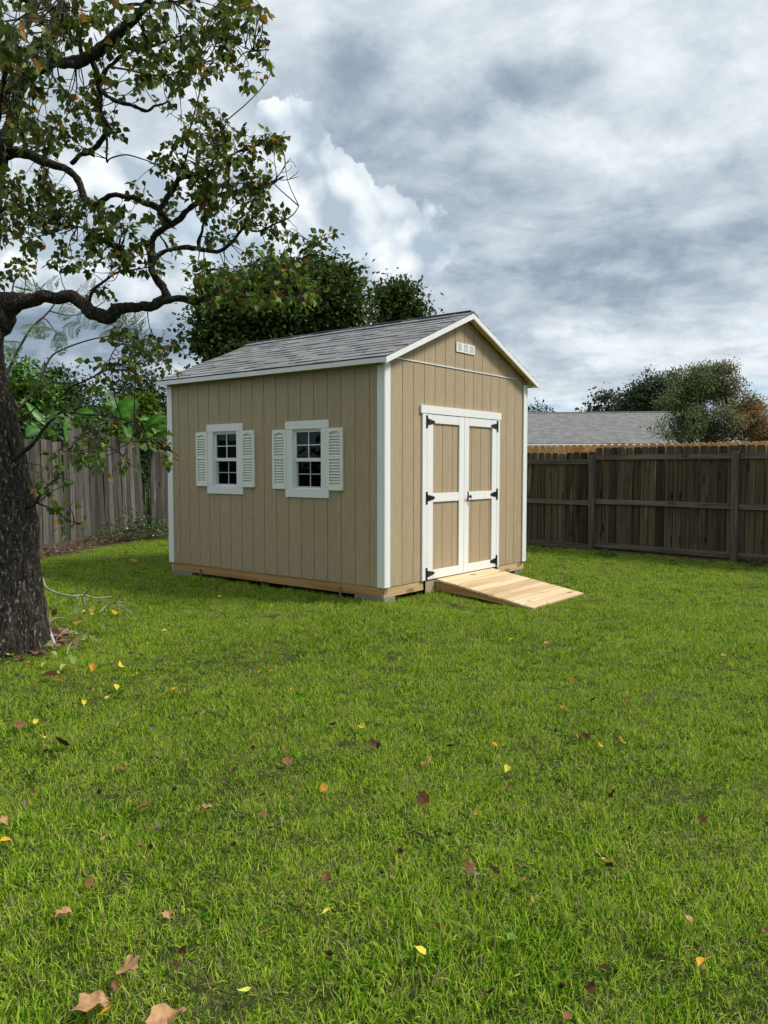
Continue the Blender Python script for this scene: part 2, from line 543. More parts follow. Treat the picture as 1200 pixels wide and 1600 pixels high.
def mk_grass():
    m, g = newmat('grass_blades')
    a = g.n('ShaderNodeAttribute', attribute_name='tint')
    s = g.n('ShaderNodeSeparateColor', {0: a.outputs['Color']})
    pos = g.n('ShaderNodeNewGeometry').outputs['Position']
    r = g.n('ShaderNodeObjectInfo').outputs['Random']
    big = g.noise(pos, 0.75, 4, 0.55)
    mid = g.noise(g.vm('ADD', pos, (9, 3, 0)), 3.4, 4, 0.6)
    f = g.m('ADD', g.m('MULTIPLY', g.m('ADD', g.m('MULTIPLY', g.m('SUBTRACT', s.outputs[0], 0.5), 1.6), 0.5), 0.45), g.m('ADD', g.m('ADD', g.m('MULTIPLY', big, 0.34), 0.08), g.m('MULTIPLY', mid, 0.42)))
    f = g.m('ADD', f, g.m('MULTIPLY', g.m('SUBTRACT', r, 0.5), 0.18))
    green = g.ramp(f, [(0.37, (0.022, 0.095, 0.003)), (0.50, (0.098, 0.255, 0.004)), (0.64, (0.225, 0.415, 0.009)), (0.82, (0.47, 0.57, 0.065))])
    straw = g.mix(s.outputs[2], (0.22, 0.17, 0.08), (0.42, 0.39, 0.20))
    th = g.m('ADD', s.outputs[1], g.m('MULTIPLY', g.m('SUBTRACT', mid, 0.5), 0.8))
    col = g.mix(g.mr(th, 0.83, 0.92), green, straw)
    return finish(m, g, col, 0.65, None, spec=0.06, trans=0.36)
M_grass = mk_grass()


def mk_lawn():
    m, g = newmat('lawn_soil')
    pos = g.n('ShaderNodeNewGeometry').outputs['Position']
    n = g.noise(pos, 55.0, 5, 0.7)
    b = g.noise(pos, 1.2, 4)
    col = g.mix(g.mr(n, 0.4, 0.62), (0.040, 0.036, 0.014), (0.045, 0.085, 0.010))
    col = g.mix(g.mr(b, 0.5, 0.7, 0, 0.4), col, (0.09, 0.08, 0.04))
    return finish(m, g, col, 0.95, n, 0.8, 0.02, 0.1)
M_lawn = mk_lawn()


def mk_soil(name, c1, c2, sc=40.0):
    m, g = newmat(name)
    pos = g.n('ShaderNodeNewGeometry').outputs['Position']
    n = g.noise(pos, sc, 6, 0.7)
    return finish(m, g, g.mix(g.mr(n, 0.35, 0.65), c1, c2), 0.95, n, 1.0, 0.03, 0.1)
M_soil = mk_soil('bare_soil', (0.045, 0.030, 0.020), (0.16, 0.115, 0.08))

# ------------------------------------------------------------------ ground
xs = np.concatenate([[-400, -120, -50, -25], np.linspace(-14, 14, 113), [25, 50, 120, 400]])
X, Y = np.meshgrid(xs, xs, indexing='ij')
Z = ground_z(X, Y)
Z = Z + 0.010 * np.sin(X * 1.7 + 0.6 * Y) * np.sin(Y * 1.3 - 0.4) * ((np.abs(X) < 14) & (np.abs(Y) < 14) & (Y < -0.4))
nx = len(xs)
Vg = np.stack([X, Y, Z], -1).reshape(-1, 3)
Fg = [(i * nx + j, (i + 1) * nx + j, (i + 1) * nx + j + 1, i * nx + j + 1) for i in range(nx - 1) for j in range(nx - 1)]
lawn = obj('lawn', mesh_of('lawn', Vg, Fg, M_lawn, True))
tag(lawn, 'green backyard lawn with patches of brown thatch', None, None, 'structure')


def ground_at(x, y):
    z = float(ground_z(x, y))
    if y < -0.4:
        z += 0.010 * math.sin(x * 1.7 + 0.6 * y) * math.sin(y * 1.3 - 0.4)
    return z


# soil strip below the left fence, a low mound
def soil_strip():
    c = [(-2.6, 6.25), (-0.5, 7.05), (0.6, 7.62), (1.3, 8.1), (2.2, 8.5), (3.4, 8.85), (5.0, 9.0), (7.0, 9.2)]
    c = smoothcurve(c, 8)
    V = []; F = []
    prof = [(-0.55, 0.002), (-0.35, 0.03), (-0.15, 0.06), (0.25, 0.09), (0.8, 0.10), (1.6, 0.05)]
    for i, p in enumerate(c):
        t = c[min(i + 1, len(c) - 1)] - c[max(i - 1, 0)]
        t /= np.linalg.norm(t); nrm = np.array([-t[1], t[0]])
        for j, (o, h) in enumerate(prof):
            wob = 0.22 * mnoise.noise(Vector((p[0] * 1.3, j * 3.1, 2))) if j < 3 else 0
            q = p + nrm * (o + wob)
            grow = 1.0 if p[0] > 1.0 else max(0.15, (p[0] + 1.5) / 2.5)
            V.append((q[0], q[1], 0.004 + h * grow + 0.015 * mnoise.noise(Vector((q[0] * 4, q[1] * 4, 0)))* (j > 0)))
    n = len(prof)
    for i in range(len(c) - 1):
        for j in range(n - 1):
            F.append((i * n + j, (i + 1) * n + j, (i + 1) * n + j + 1, i * n + j + 1))
    o = obj('soil_bed', mesh_of('soil_bed', V, F, M_soil, True))
    tag(o, 'bare brown soil along the foot of the left fence', None, None, 'structure')
soil_strip()


def soil_edge():
    A_ = np.array([7.95, 8.9]); B_ = np.array([5.95, -6.4]); V = []; F = []
    n = 120
    d = (B_ - A_) / np.linalg.norm(B_ - A_); nn = np.array([d[1], -d[0]])
    if nn[0] > 0: nn = -nn
    for i in range(n + 1):
        p = A_ + (B_ - A_) * i / n
        w = 0.16 + 0.10 * mnoise.noise(Vector((i * 0.21, 0, 3)))
        for o, h in ((-0.16, 0.02), (0.05, 0.028), (w, -0.004)):
            q = p + nn * o
            V.append((q[0], q[1], float(ground_z(q[0], q[1])) + 0.012 + h + 0.01 * mnoise.noise(Vector((q[0] * 5, q[1] * 5, 1)))))
    for i in range(n):
        for j in range(2):
            F.append((i * 3 + j, (i + 1) * 3 + j, (i + 1) * 3 + j + 1, i * 3 + j + 1))
    o = obj('soil_edge', mesh_of('soil_edge', V, F, M_soil, True))
    tag(o, 'strip of bare soil below the dark right fence', None, None, 'structure')
soil_edge()

# ------------------------------------------------------------------ shed
LW, LD = 3.048, 3.658           # front wall along x, long wall along y
ZF0, ZB, ZE = 0.062, 0.175, 2.50
SL = (3.267 - 2.588) / (1.524 + 0.121)
ROOF0 = 2.588


def roof_z(x, off=0.0):
    """top of the shingles"""
    xx = x if x <= 1.524 else 3.048 - x
    return ROOF0 + (xx + 0.121) * SL + off


shed = empty('storage_shed', (0, 0, 0))
tag(shed, 'tan wooden garden shed with white trim, grey shingle gable roof and double doors', 'shed')

# frame timbers
for nm, args, mt in (('floor_beam', (0.006, 0.044, 0.05, LD - 0.05, ZF0, ZB - 0.004), M_frame), ('floor_beam', (LW - 0.044, LW - 0.006, 0.05, LD - 0.05, ZF0, ZB - 0.004), M_frame),
                     ('floor_beam', (0.006, LW - 0.006, 0.008, 0.047, ZF0, ZB - 0.004), M_framex), ('floor_beam', (0.006, LW - 0.006, LD - 0.047, LD - 0.008, ZF0, ZB - 0.004), M_framex)):
    MB().box(*args, bev=0.004).build(nm, mt, shed)
for k in range(1, 4):
    MB().box(0.046, LW - 0.046, k * LD / 4 - 0.02, k * LD / 4 + 0.02, ZF0 + 0.01, ZB - 0.005).build('floor_joist', M_framex, shed)
MB().box(0.046, LW - 0.046, 0.05, LD - 0.05, ZB - 0.003, ZB + 0.015).build('floor_deck', M_framex, shed)

WIN = [(2.520, 'far'), (1.110, 'near')]
# openings on the left wall in (y, z)
opn = [(y - 0.228, y + 0.228, 1.195, 1.880) for y, _ in WIN]
TH = 0.012


def board_pieces(a0, a1, z0, ztop, holes):
    """rectangular pieces of a board (a0..a1) minus the holes; ztop(a) is the top outline"""
    hs = [h for h in holes if h[0] < a1 - 1e-4 and h[1] > a0 + 1e-4]
    if not hs:
        return [(a0, a1, z0, None)]
    h = hs[0]
    out = [(a0, a1, z0, h[2]), (a0, a1, h[3], None)]
    if h[0] > a0: out.append((a0, h[0], h[2], h[3]))
    if h[1] < a1: out.append((h[1], a1, h[2], h[3]))
    return out


def wall_side(name, axis, pos, outward, length, phase, ztop, holes, z0=ZB):
    """axis 0: wall in the y-z plane at x=pos; axis 1: wall in the x-z plane at y=pos"""
    # backing sheet, set 4 mm behind the board faces: it is the bottom of the grooves
    edges = [0.0] + [phase + 0.2032 * k for k in range(0, 30) if 0.02 < phase + 0.2032 * k < length - 0.02] + [length]
    b = MB()
    d_in = pos - outward * TH
    def slab(mb, a0, a1, zlo, zhi0, zhi1, n0, n1):
        pts = [(a0, zlo), (a1, zlo), (a1, zhi1), (a0, zhi0)]
        mid = 1.524
        if axis == 1 and a0 < mid < a1 and zhi0 is not None and ztop is roof_top:
            pts = [(a0, zlo), (a1, zlo), (a1, zhi1), (mid, ztop(mid)), (a0, zhi0)]
        mb.prism(pts, n0, n1, axis=0 if axis == 0 else 1)
    for i in range(len(edges) - 1):
        for (a0, a1, zl, zh) in board_pieces(edges[i], edges[i + 1], z0, ztop, holes):
            slab(b, a0, a1, zl, zh if zh is not None else ztop(a0) - 0.003, zh if zh is not None else ztop(a1) - 0.003, pos - outward * 0.0045, pos - outward * (TH + 0.004))
    me = b.mesh(name, M_groove); fixnormals(me)
    w = obj(name, me, shed)
    for i in range(len(edges) - 1):
        gap = 0.0042
        for (a0, a1, zl, zh) in board_pieces(edges[i] + (gap if i else 0), edges[i + 1] - (gap if i < len(edges) - 2 else 0), z0 - 0.003, ztop, holes):
            if a1 - a0 < 0.004: continue
            q = MB()
            slab(q, a0, a1, zl, zh if zh is not None else ztop(a0), zh if zh is not None else ztop(a1), pos + outward * 0.0005, pos - outward * 0.0045)
            me = q.mesh('siding_board', M_tan); fixnormals(me)
            obj('siding_board', me, w)
    return w


eave_top = lambda a: ZE
roof_top = lambda a: roof_z(a, -0.062)
DX0, DX1, DZ1 = 0.745, 2.265, 2.040
wall_side('wall', 0, 0.0, -1, LD, -0.0072 + 0.0, eave_top, opn)
wall_side('wall', 1, 0.0, -1, LW, 0.105, roof_top, [(DX0, DX1, 0.0, DZ1)])
wall_side('wall', 0, LW, 1, LD, -0.0072, eave_top, [])
wall_side('wall', 1, LD, 1, LW, 0.105, roof_top, [])

# inner stud frames seen through the glass
for y, _ in WIN:
    for s in (-1, 1):
        MB().box(0.020, 0.105, y + s * 0.250 - 0.019, y + s * 0.250 + 0.019, 0.2, 2.42).build('wall_stud', M_framex, shed)

# corner trim
zt = 2.535
for (x, sx) in ((0.0, -1), (LW, 1)):
    for (y, sy) in ((0.0, -1), (LD, 1)):
        xo = x + sx * 0.019
        yo = y + sy * 0.019
        # board on the long wall
        a, b_ = sorted((y - sy * 0.083, yo))
        c_, d_ = sorted((x + sx * 0.001, xo))
        MB().box(c_, d_, a, b_ if sy > 0 else b_, ZB - 0.004, zt, bev=0.0025).build('corner_trim', M_white, shed)
        # board on the gable wall, butted against the first
        a, b_ = sorted((x - sx * 0.083, x + sx * 0.0005))
        c_, d_ = sorted((y + sy * 0.001, yo))
        MB().box(a, b_, c_, d_, ZB - 0.004, zt - 0.0, bev=0.0025).build('corner_trim', M_white, shed)

# flashing strip across the gable and the thin dark joint beyond it
MB().box(0.088, 2.78, -0.0105, -0.0015, 2.588, 2.600).build('flashing', M_flash, shed)
MB().box(0.088, 2.965, -0.004, 0.001, 2.5795, 2.5875).build('panel_joint', M_groove, shed)

# gable vent: plate with three columns of small slots
v = empty('gable_vent', (1.533, -0.002, 2.845), parent=shed)
MB().box(-0.200, 0.200, -0.012, 0.0, -0.055, 0.055, bev=0.002).build('vent_plate', M_white, v)
sm = MB()
for cidx in range(3):
    for k in range(6):
        xc = -0.13 + 0.13 * cidx; zc = -0.036 + k * 0.0145
        sm.poly([(xc - 0.042, -0.0135, zc), (xc + 0.042, -0.0135, zc), (xc + 0.042, -0.0162, zc + 0.008), (xc - 0.042, -0.0162, zc + 0.008), (xc - 0.042, -0.0135, zc + 0.0085), (xc + 0.042, -0.0135, zc + 0.0085)], [(0, 1, 2, 3), (3, 2, 5, 4)])
        
sl_ = sm.build('louver', mk_flat('vent_shadow_grey', (0.70, 0.71, 0.72), 0.6), v)
tag(sl_, kind='stuff')

# --- roof
roof = MB()
y0r, y1r = -0.108, LD + 0.075
zz = lambda x, o: roof_z(x, o)
roof.prism([(-0.108, zz(-0.108, -0.026)), (1.524, zz(1.524, -0.026)), (LW + 0.108, zz(LW + 0.108, -0.026)), (LW + 0.108, zz(LW + 0.108, -0.040)), (1.524, zz(1.524, -0.042)), (-0.108, zz(-0.108, -0.040))], y0r, y1r)
rme = roof.mesh('roof', M_soffit); fixnormals(rme)
R = obj('roof', rme, shed)
# underlay on top of the deck
un = MB().prism([(-0.121, zz(-0.121, -0.0225)), (1.524, zz(1.524, -0.0225)), (LW + 0.121, zz(LW + 0.121, -0.0225)), (LW + 0.121, zz(LW + 0.121, -0.0255)), (1.524, zz(1.524, -0.0255)), (-0.121, zz(-0.121, -0.0255))], y0r - 0.012, y1r + 0.012)
ume = un.mesh('shingle_base', M_under); fixnormals(ume)
obj('shingle_base', ume, R)
# fascia boards and rakes
ROUT = 0.019
MB().box(-0.127, -0.1085, y0r - 0.019, y1r + 0.019, zz(-0.121, -0.026) - 0.052, zz(-0.121, -0.0262), bev=0.002).build('fascia', M_white, R)
MB().box(LW + 0.1085, LW + 0.127, y0r - 0.019, y1r + 0.019, zz(-0.121, -0.026) - 0.052, zz(-0.121, -0.0262), bev=0.002).build('fascia', M_white, R)
for (ya, yb) in ((y0r - 0.0195, y0r - 0.0005), (y1r + 0.0005, y1r + 0.0195)):
    for s in (0, 1):
        X = (lambda x: x) if s == 0 else (lambda x: LW - x)
        h = 0.060
        pts = [(X(-0.1275), zz(-0.1275, -0.0264)), (X(1.5235), zz(1.5235, -0.0264)), (X(1.5235), zz(1.5235, -0.0264 - h)), (X(-0.1275), zz(-0.1275, -0.0264 - h))]
        q = MB().prism(pts, ya, yb); me = q.mesh('rake_board', M_white); fixnormals(me)
        obj('rake_board', me, R)
# soffit strips under the gable overhang, plus close-off blocks above the long walls
for s in (0, 1):
    X = (lambda x: x) if s == 0 else (lambda x: LW - x)
    pts = [(X(-0.106), zz(-0.106, -0.0425)), (X(1.523), zz(1.523, -0.0445)), (X(1.523), zz(1.523, -0.058)), (X(-0.106), zz(-0.106, -0.056))]
    q = MB().prism(pts, y0r + 0.001, -0.0205); me = q.mesh('soffit', M_soffit); fixnormals(me); obj('soffit', me, R)
    a, b_ = sorted((X(-0.020), X(0.02)))
    MB().box(a if s == 0 else LW - 0.012, 0.012 if s == 0 else LW + 0.0, 0.02, LD - 0.02, ZE + 0.001, 2.585).build('top_plate', M_tan, R)

# shingles: courses of tabs; several widths share meshes
ang = math.atan(SL)
NROW = 13
slope_len = (1.524 + 0.135) / math.cos(ang)
expo = slope_len / NROW
tabs = {}
for wi in (0.16, 0.22, 0.28, 0.34):
    for tk in (0.005, 0.011):
        q = MB().box(-wi / 2, wi / 2, 0.0, expo + 0.045, -tk / 2, tk / 2)
        # a slightly ragged lower edge
        tabs[(wi, tk)] = q.mesh('shingle', M_shingle)


def shingle_slope(side, as_parts):
    mer = MB()
    for row in range(NROW):
        y = y0r - 0.012
        x_up = row * expo
        yy = y1r + 0.012
        first = True
        while y < yy - 0.03:
            wi = random.choice((0.16, 0.22, 0.28, 0.34))
            if first:
                wi = random.choice((0.16, 0.22)); first = False
            if y + wi > yy:
                wi = 0.16
            tk = random.choice((0.005, 0.005, 0.011))
            yc = y + wi / 2
            if yc + wi / 2 > yy + 0.05: yc = yy - wi / 2 + 0.003
            # place: slope distance from the eave
            sdist = x_up + (random.uniform(-0.003, 0.003) if tk > 0.006 else random.uniform(0.010, 0.016))
            xx = -0.133 + sdist * math.cos(ang)
            zc = roof_z(xx, 0) - 0.0155 + tk / 2 + 0.002
            if side == 1:
                xx = LW - xx
            # local Y runs up the slope, local X along the ridge
            tilt = ang - 0.05
            if side == 0:
                up = Vector((math.cos(tilt), 0, math.sin(tilt))); ax = Vector((0, -1, 0))
            else:
                up = Vector((-math.cos(tilt), 0, math.sin(tilt))); ax = Vector((0, 1, 0))
            nz = ax.cross(up)
            Mx = Matrix(((ax.x, up.x, nz.x, xx), (ax.y, up.y, nz.y, yc), (ax.z, up.z, nz.z, zc), (0, 0, 0, 1)))
            if as_parts:
                o = obj('shingle', tabs[(wi, tk)], R)
                o.matrix_local = Mx
            else:
                q = MB().box(-wi / 2, wi / 2, 0.0, expo + 0.045, -tk / 2, tk / 2)
                mer.poly([Mx @ Vector(p) for p in q.v], q.f)
            y += wi + random.choice((0.0015, 0.003, 0.006))
    if not as_parts:
        o = mer.build('shingle', M_shingle, R)
        tag(o, kind='stuff')
shingle_slope(0, True)
shingle_slope(1, False)
# ridge caps
cap = MB().prism([(-0.125, -0.125 * SL - 0.003), (0, 0.001), (0.125, -0.125 * SL - 0.003), (0.125, -0.125 * SL + 0.003), (0, 0.0085), (-0.125, -0.125 * SL + 0.003)], 0.0, 0.26)
cme = cap.mesh('ridge_cap', M_shingle); fixnormals(cme)
yy = y0r - 0.014
k = 0
while yy < y1r - 0.02:
    o = obj('ridge_cap', cme, R, (1.524, yy, 3.267 - 0.0025), (0.016, 0, 0))
    if yy + 0.26 > y1r + 0.02:
        o.location.y = y1r + 0.02 - 0.26
    yy += 0.148

# --- windows on the left wall
def make_window(yc, zoff):
    w = empty('window', (0, yc, zoff), parent=shed)
    X0, X1 = -0.021, 0.0
    # casing boards
    MB().box(-0.0225, -0.0008, -0.338, 0.338, 1.884, 1.974, bev=0.002).build('casing', M_white, w)
    MB().box(-0.0225, -0.0008, -0.338, 0.338, 1.108, 1.200, bev=0.002).build('casing', M_white, w)
    MB().box(-0.0210, -0.0008, 0.226, 0.322, 1.2015, 1.8825, bev=0.002).build('casing', M_white, w)
    MB().box(-0.0210, -0.0008, -0.322, -0.226, 1.2015, 1.8825, bev=0.002).build('casing', M_white, w)
    # vinyl frame lining the hole
    fr = MB()
    for (xa, xb, th_) in ((-0.017, 0.0095, 0.004), (0.010, 0.075, 0.017)):
        fr.box(xa, xb, 0.2255 - th_, 0.2255, 1.2015, 1.8825); fr.box(xa, xb, -0.2255, -0.2255 + th_, 1.2015, 1.8825)
        fr.box(xa, xb, -0.2255 + th_ + .0002, 0.2255 - th_ - .0002, 1.8825 - th_, 1.8825); fr.box(xa, xb, -0.2255 + th_ + .0002, 0.2255 - th_ - .0002, 1.2015, 1.2015 + th_)
    fr.build('frame', M_vinyl, w)
    # upper sash, in front
    def sash(name, z0, z1, x0, x1, rail, gl):
        s_ = MB()
        E, I = 0.2080, 0.1930
        s_.box(x0, x1, I, E, z0, z1); s_.box(x0, x1, -E, -I, z0, z1)
        s_.box(x0, x1, -I + .0005, I - .0005, z1 - 0.015, z1); s_.box(x0, x1, -I + .0005, I - .0005, z0, z0 + rail)
        zm = (z0 + rail + z1 - 0.015) / 2
        s_.box(x0 + 0.004, x1 - 0.008, -0.0048, 0.0048, z0 + rail + 0.0005, z1 - 0.0155)
        s_.box(x0 + 0.003, x1 - 0.009, -I + .0005, -0.0053, zm - 0.0048, zm + 0.0048); s_.box(x0 + 0.003, x1 - 0.009, 0.0053, I - .0005, zm - 0.0048, zm + 0.0048)
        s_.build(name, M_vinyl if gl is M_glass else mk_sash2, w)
        for (ya, yb) in ((-I, -0.0053), (0.0053, I)):
            for (za, zb) in ((z0 + rail, zm - 0.0053), (zm + 0.0053, z1 - 0.0155)):
                MB().box(x1 - 0.0065, x1 - 0.0035, ya, yb, za, zb).build('pane', gl, w)
    sash('sash', 1.532, 1.8650, 0.014, 0.036, 0.024, M_glass)
    sash('sash', 1.219, 1.5300, 0.040, 0.060, 0.014, M_screen)
    MB().box(0.015, 0.039, -0.2080, 0.2080, 1.5165, 1.5315).build('meeting_rail', M_vinyl, w)


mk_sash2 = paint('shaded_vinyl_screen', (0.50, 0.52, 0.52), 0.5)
for (yc, nm), zo in zip(WIN, (0.0, -0.010)):
    make_window(yc, zo)

# shutters
def shutter_meshes():
    W_, H = 0.222, 0.682
    f = MB()
    e = 0.030
    f.box(-0.030, 0, -W_ / 2, -W_ / 2 + e, 0, H, bev=0.002); f.box(-0.030, 0, W_ / 2 - e, W_ / 2, 0, H, bev=0.002)
    f.box(-0.030, 0, -W_ / 2 + e + .0005, W_ / 2 - e - .0005, 0, 0.052); f.box(-0.030, 0, -W_ / 2 + e + .0005, W_ / 2 - e - .0005, 0.345, 0.372)
    # arched top rail
    n = 10; a0, a1 = -W_ / 2 + e + .0005, W_ / 2 - e - .0005
    pts = [(a0, H), (a0, H - 0.052)]
    for k in range(n + 1):
        t = k / n
        pts.append((a0 + (a1 - a0) * t, H - 0.052 + 0.020 * math.sin(math.pi * t)))
    pts.append((a1, H))
    f.prism(pts, -0.030, 0.0, axis=0)
    fm = f.mesh('shutter', M_shut); fixnormals(fm)
    b = MB().box(-0.003, -0.0005, a0, a1, 0.05, H - 0.03)
    bm_ = b.mesh('shutter_back', M_shut)
    s_ = MB().poly([(-0.024, a0, -0.006), (-0.024, a1, -0.006), (-0.004, a1, 0.0135), (-0.004, a0, 0.0135), (-0.028, a0, -0.004), (-0.028, a1, -0.004), (-0.006, a1, 0.0165), (-0.006, a0, 0.0165)],
                   [(0, 3, 2, 1), (4, 5, 6, 7), (0, 1, 5, 4), (2, 3, 7, 6), (0, 4, 7, 3), (1, 2, 6, 5)])
    smm = s_.mesh('slat', M_shut); fixnormals(smm)
    return fm, bm_, smm
shf, shb, shs = shutter_meshes()
def screw_mb():
    s_ = MB()
    for sy in (-1, 1):
        for z in (0.03, 0.345, 0.65):
            s_.tube([(-0.0322, sy * 0.096, z), (-0.0295, sy * 0.096, z)], 0.003, 6)
    return s_.mesh('screw', M_dark)
shsc = screw_mb()
for yc, zo in ((2.520 + 0.4345, 1.200), (2.520 - 0.4345, 1.200), (1.110 + 0.4345, 1.190), (1.110 - 0.4345, 1.188)):
    sh = obj('shutter', shf, shed, (-0.001, yc, zo))
    obj('shutter_back', shb, sh)
    obj('screw', shsc, sh)
    for k in range(9):
        obj('slat', shs, sh, (0, 0, 0.0585 + k * 0.0318))
    for k in range(8):
        obj('slat', shs, sh, (0, 0, 0.380 + k * 0.0318))

# --- doors
dr = empty('door_frame', (0, 0, 0), parent=shed)
MB().box(0.622, 2.362, -0.0265, -0.0012, 2.040, 2.128, bev=0.002).build('header', M_white, dr)
MB().box(0.655, 0.744, -0.0215, -0.0012, ZB - 0.004, 2.0385, bev=0.002).build('casing', M_white, dr)
MB().box(2.267, 2.338, -0.0215, -0.0012, ZB - 0.004, 2.0385, bev=0.002).build('casing', M_white, dr)
MB().box(0.7445, 2.2655, 0.0185, 0.035, ZB, 2.05).build('backing', M_dark, dr)


def make_leaf(x0, x1, inner):
    d = empty('door', (x0, 0, ZB), parent=shed)
    w = x1 - x0
    H = 2.034 - ZB
    ff, bb = -0.020, 0.000
    so_, si = 0.112, 0.104
    l, r_ = (so_, si) if inner == 'r' else (si, so_)
    MB().box(0, l, ff, bb, 0, H, bev=0.0025).build('stile', M_white, d)
    MB().box(w - r_, w, ff, bb, 0, H, bev=0.0025).build('stile', M_white, d)
    for za, zb in ((0, 0.100), (0.873, 0.972), (H - 0.098, H)):
        MB().box(l + .0006, w - r_ - .0006, ff + 0.0008, bb, za, zb, bev=0.0025).build('rail', M_white, d)
    # boards behind
    grooves = [g_ for g_ in (1.075 - 0.2032, 1.075, 1.278, 1.482, 1.700, 1.903, 2.106)]
    gl = [g_ - x0 for g_ in grooves if x0 + l + 0.01 < g_ < x1 - r_ - 0.01]
    ed = [l - 0.01] + gl + [w - r_ + 0.01]
    MB().box(0.002, w - 0.002, 0.006, 0.016, 0.002, H - 0.002).build('backing', M_groove, d)
    for i in range(len(ed) - 1):
        for za, zb in ((0.09, 0.885), (0.96, H - 0.09)):
            MB().box(ed[i] + (0.004 if i else 0), ed[i + 1] - (0.004 if i < len(ed) - 2 else 0), 0.0012, 0.0058, za, zb).build('siding_board', M_tan, d)
    return d
dl = make_leaf(0.748, 1.503, 'r')
drt = make_leaf(1.5085, 2.2635, 'l')


def hinge_mesh(sgn):
    q = MB()
    q.prism([(-0.016, -0.070), (0.016, -0.070), (0.016, 0.070), (-0.016, 0.070)], -0.0275, -0.0225)
    q.prism([(sgn * 0.017, -0.034), (sgn * 0.060, -0.030), (sgn * 0.148, -0.013), (sgn * 0.156, 0.0), (sgn * 0.148, 0.013), (sgn * 0.060, 0.030), (sgn * 0.017, 0.034)], -0.0265, -0.0212)
    q.tube([(sgn * 0.0165, -0.029, -0.036), (sgn * 0.0165, -0.029, 0.036)], 0.006, 8)
    for (a, b_) in ((0.0, 0.05), (0.0, -0.05), (sgn * 0.06, 0.0), (sgn * 0.12, 0.0)):
        q.tube([(a, -0.0295, b_), (a, -0.026, b_)], 0.006, 8)
    me = q.mesh('hinge', M_black); fixnormals(me)
    return me
hl, hr = hinge_mesh(1), hinge_mesh(-1)
for z in (1.948, 1.098, 0.243):
    obj('hinge', hl, dl, (0.733 - 0.748, 0, z - ZB))
for z in (1.958, 1.102, 0.254):
    obj('hinge', hr, drt, (2.272 - 1.5085, 0, z - ZB))
kb = MB()
kb.box(-0.011, 0.011, -0.026, -0.0205, -0.058, 0.058, bev=0.002)
kb.tube([(0, -0.026, 0), (0, -0.045, 0), (0, -0.050, 0), (0, -0.062, 0), (0, -0.068, 0)], [0.010, 0.009, 0.019, 0.021, 0.012], 12)
kb.tube([(-0.052, -0.055, 0.004), (-0.02, -0.060, 0.0), (0.0, -0.060, 0.0)], [0.008, 0.009, 0.010], 8)
knob = kb.build('handle', M_black, drt, loc=(1.592 - 1.5085, 0, 1.093 - ZB))
kk = MB()
kk.tube([(0.012, -0.050, -0.010), (0.020, -0.052, -0.030), (0.016, -0.05, -0.046), (0.008, -0.05, -0.03), (0.012, -0.05, -0.010)], 0.0018, 6)
kk.box(0.008, 0.024, -0.051, -0.0495, -0.075, -0.045); kk.box(0.026, 0.036, -0.050, -0.0485, -0.068, -0.03)
kk.build('key', M_chrome, knob)

# little anchor straps at the foot of the long wall
for (px, py) in ((313, 890), (531, 916)):
    p = None
    d = _f + R2 * (px - 600) / FPX - U2 * (py - 800) / FPX
    t = (-0.01 - CAM[0]) / d[0]
    y = float((CAM + d * t)[1])
    a = MB()
    a.box(-0.006, 0.002, y - 0.014, y + 0.014, 0.0, 0.125, bev=0.002)
    a.tube([(-0.024, y, 0.118), (-0.002, y, 0.118)], 0.011, 8)
    a.tube([(-0.016, y, 0.085), (-0.016, y, -0.02)], 0.006, 6)
    a.build('ground_anchor', mk_flat('galvanised_steel', (0.20, 0.19, 0.18), 0.5, spec=0.5), shed)

# concrete blocks below the frame
def block(x0, x1, y0, y1, lab):
    b = MB().box(-(x1 - x0) / 2, (x1 - x0) / 2, -(y1 - y0) / 2, (y1 - y0) / 2, 0, 0.096, bev=0.006)
    o = b.build('concrete_block', M_conc, None, loc=((x0 + x1) / 2, (y0 + y1) / 2, -0.036))
    tag(o, lab, 'block', 'concrete blocks carrying the shed')
block(0.004, 0.20, 0.004, 0.42, 'grey concrete block under the near front corner of the shed')
block(0.006, 0.22, 3.22, 3.652, 'grey concrete block under the far left corner of the shed by the fence')
block(2.83, 3.044, 0.020, 0.26, 'grey concrete block under the right front corner of the shed beyond the ramp')
block(2.83, 3.044, 3.22, 3.652, 'grey concrete block under the hidden rear corner of the shed')

# --- ramp
ramp = empty('ramp', (1.555, -0.02, 0))
tag(ramp, 'pale new pine plank ramp leading up to the double doors', 'ramp')
z_top, z_end, Lr = 0.168, -0.028, 1.245
ra = math.atan2(z_top - z_end, Lr)
NP = 9
pitch = Lr / NP / math.cos(ra)
for k in range(NP):
    wj = random.uniform(-0.006, 0.006)
    q = MB().box(-0.620 + wj, 0.620 + wj * 0.5, -pitch + 0.011, 0.0, -0.026, 0.0, bev=0.004)
    q.build('plank', M_pine, ramp, loc=(0, -k * pitch * math.cos(ra) - 0.002, z_top - k * pitch * math.sin(ra)), rot=(ra + random.uniform(-0.004, 0.004), 0, random.uniform(-0.002, 0.002)))
for xx in (-0.600, -0.02, 0.562):
    pts = [(-0.004, z_top - 0.027), (-0.004, ground_z(0, -0.0) + 0.03), (-0.5, 0.0), (-1.05, -0.055), (-1.20, z_end - 0.024)]
    q = MB().prism(pts, xx, xx + 0.038, axis=0); me = q.mesh('stringer', M_frame); fixnormals(me)
    obj('stringer', me, ramp)
MB().box(-0.612, 0.600, -0.0165, 0.006, 0.030, z_top - 0.03).build('header_board', M_framex, ramp)

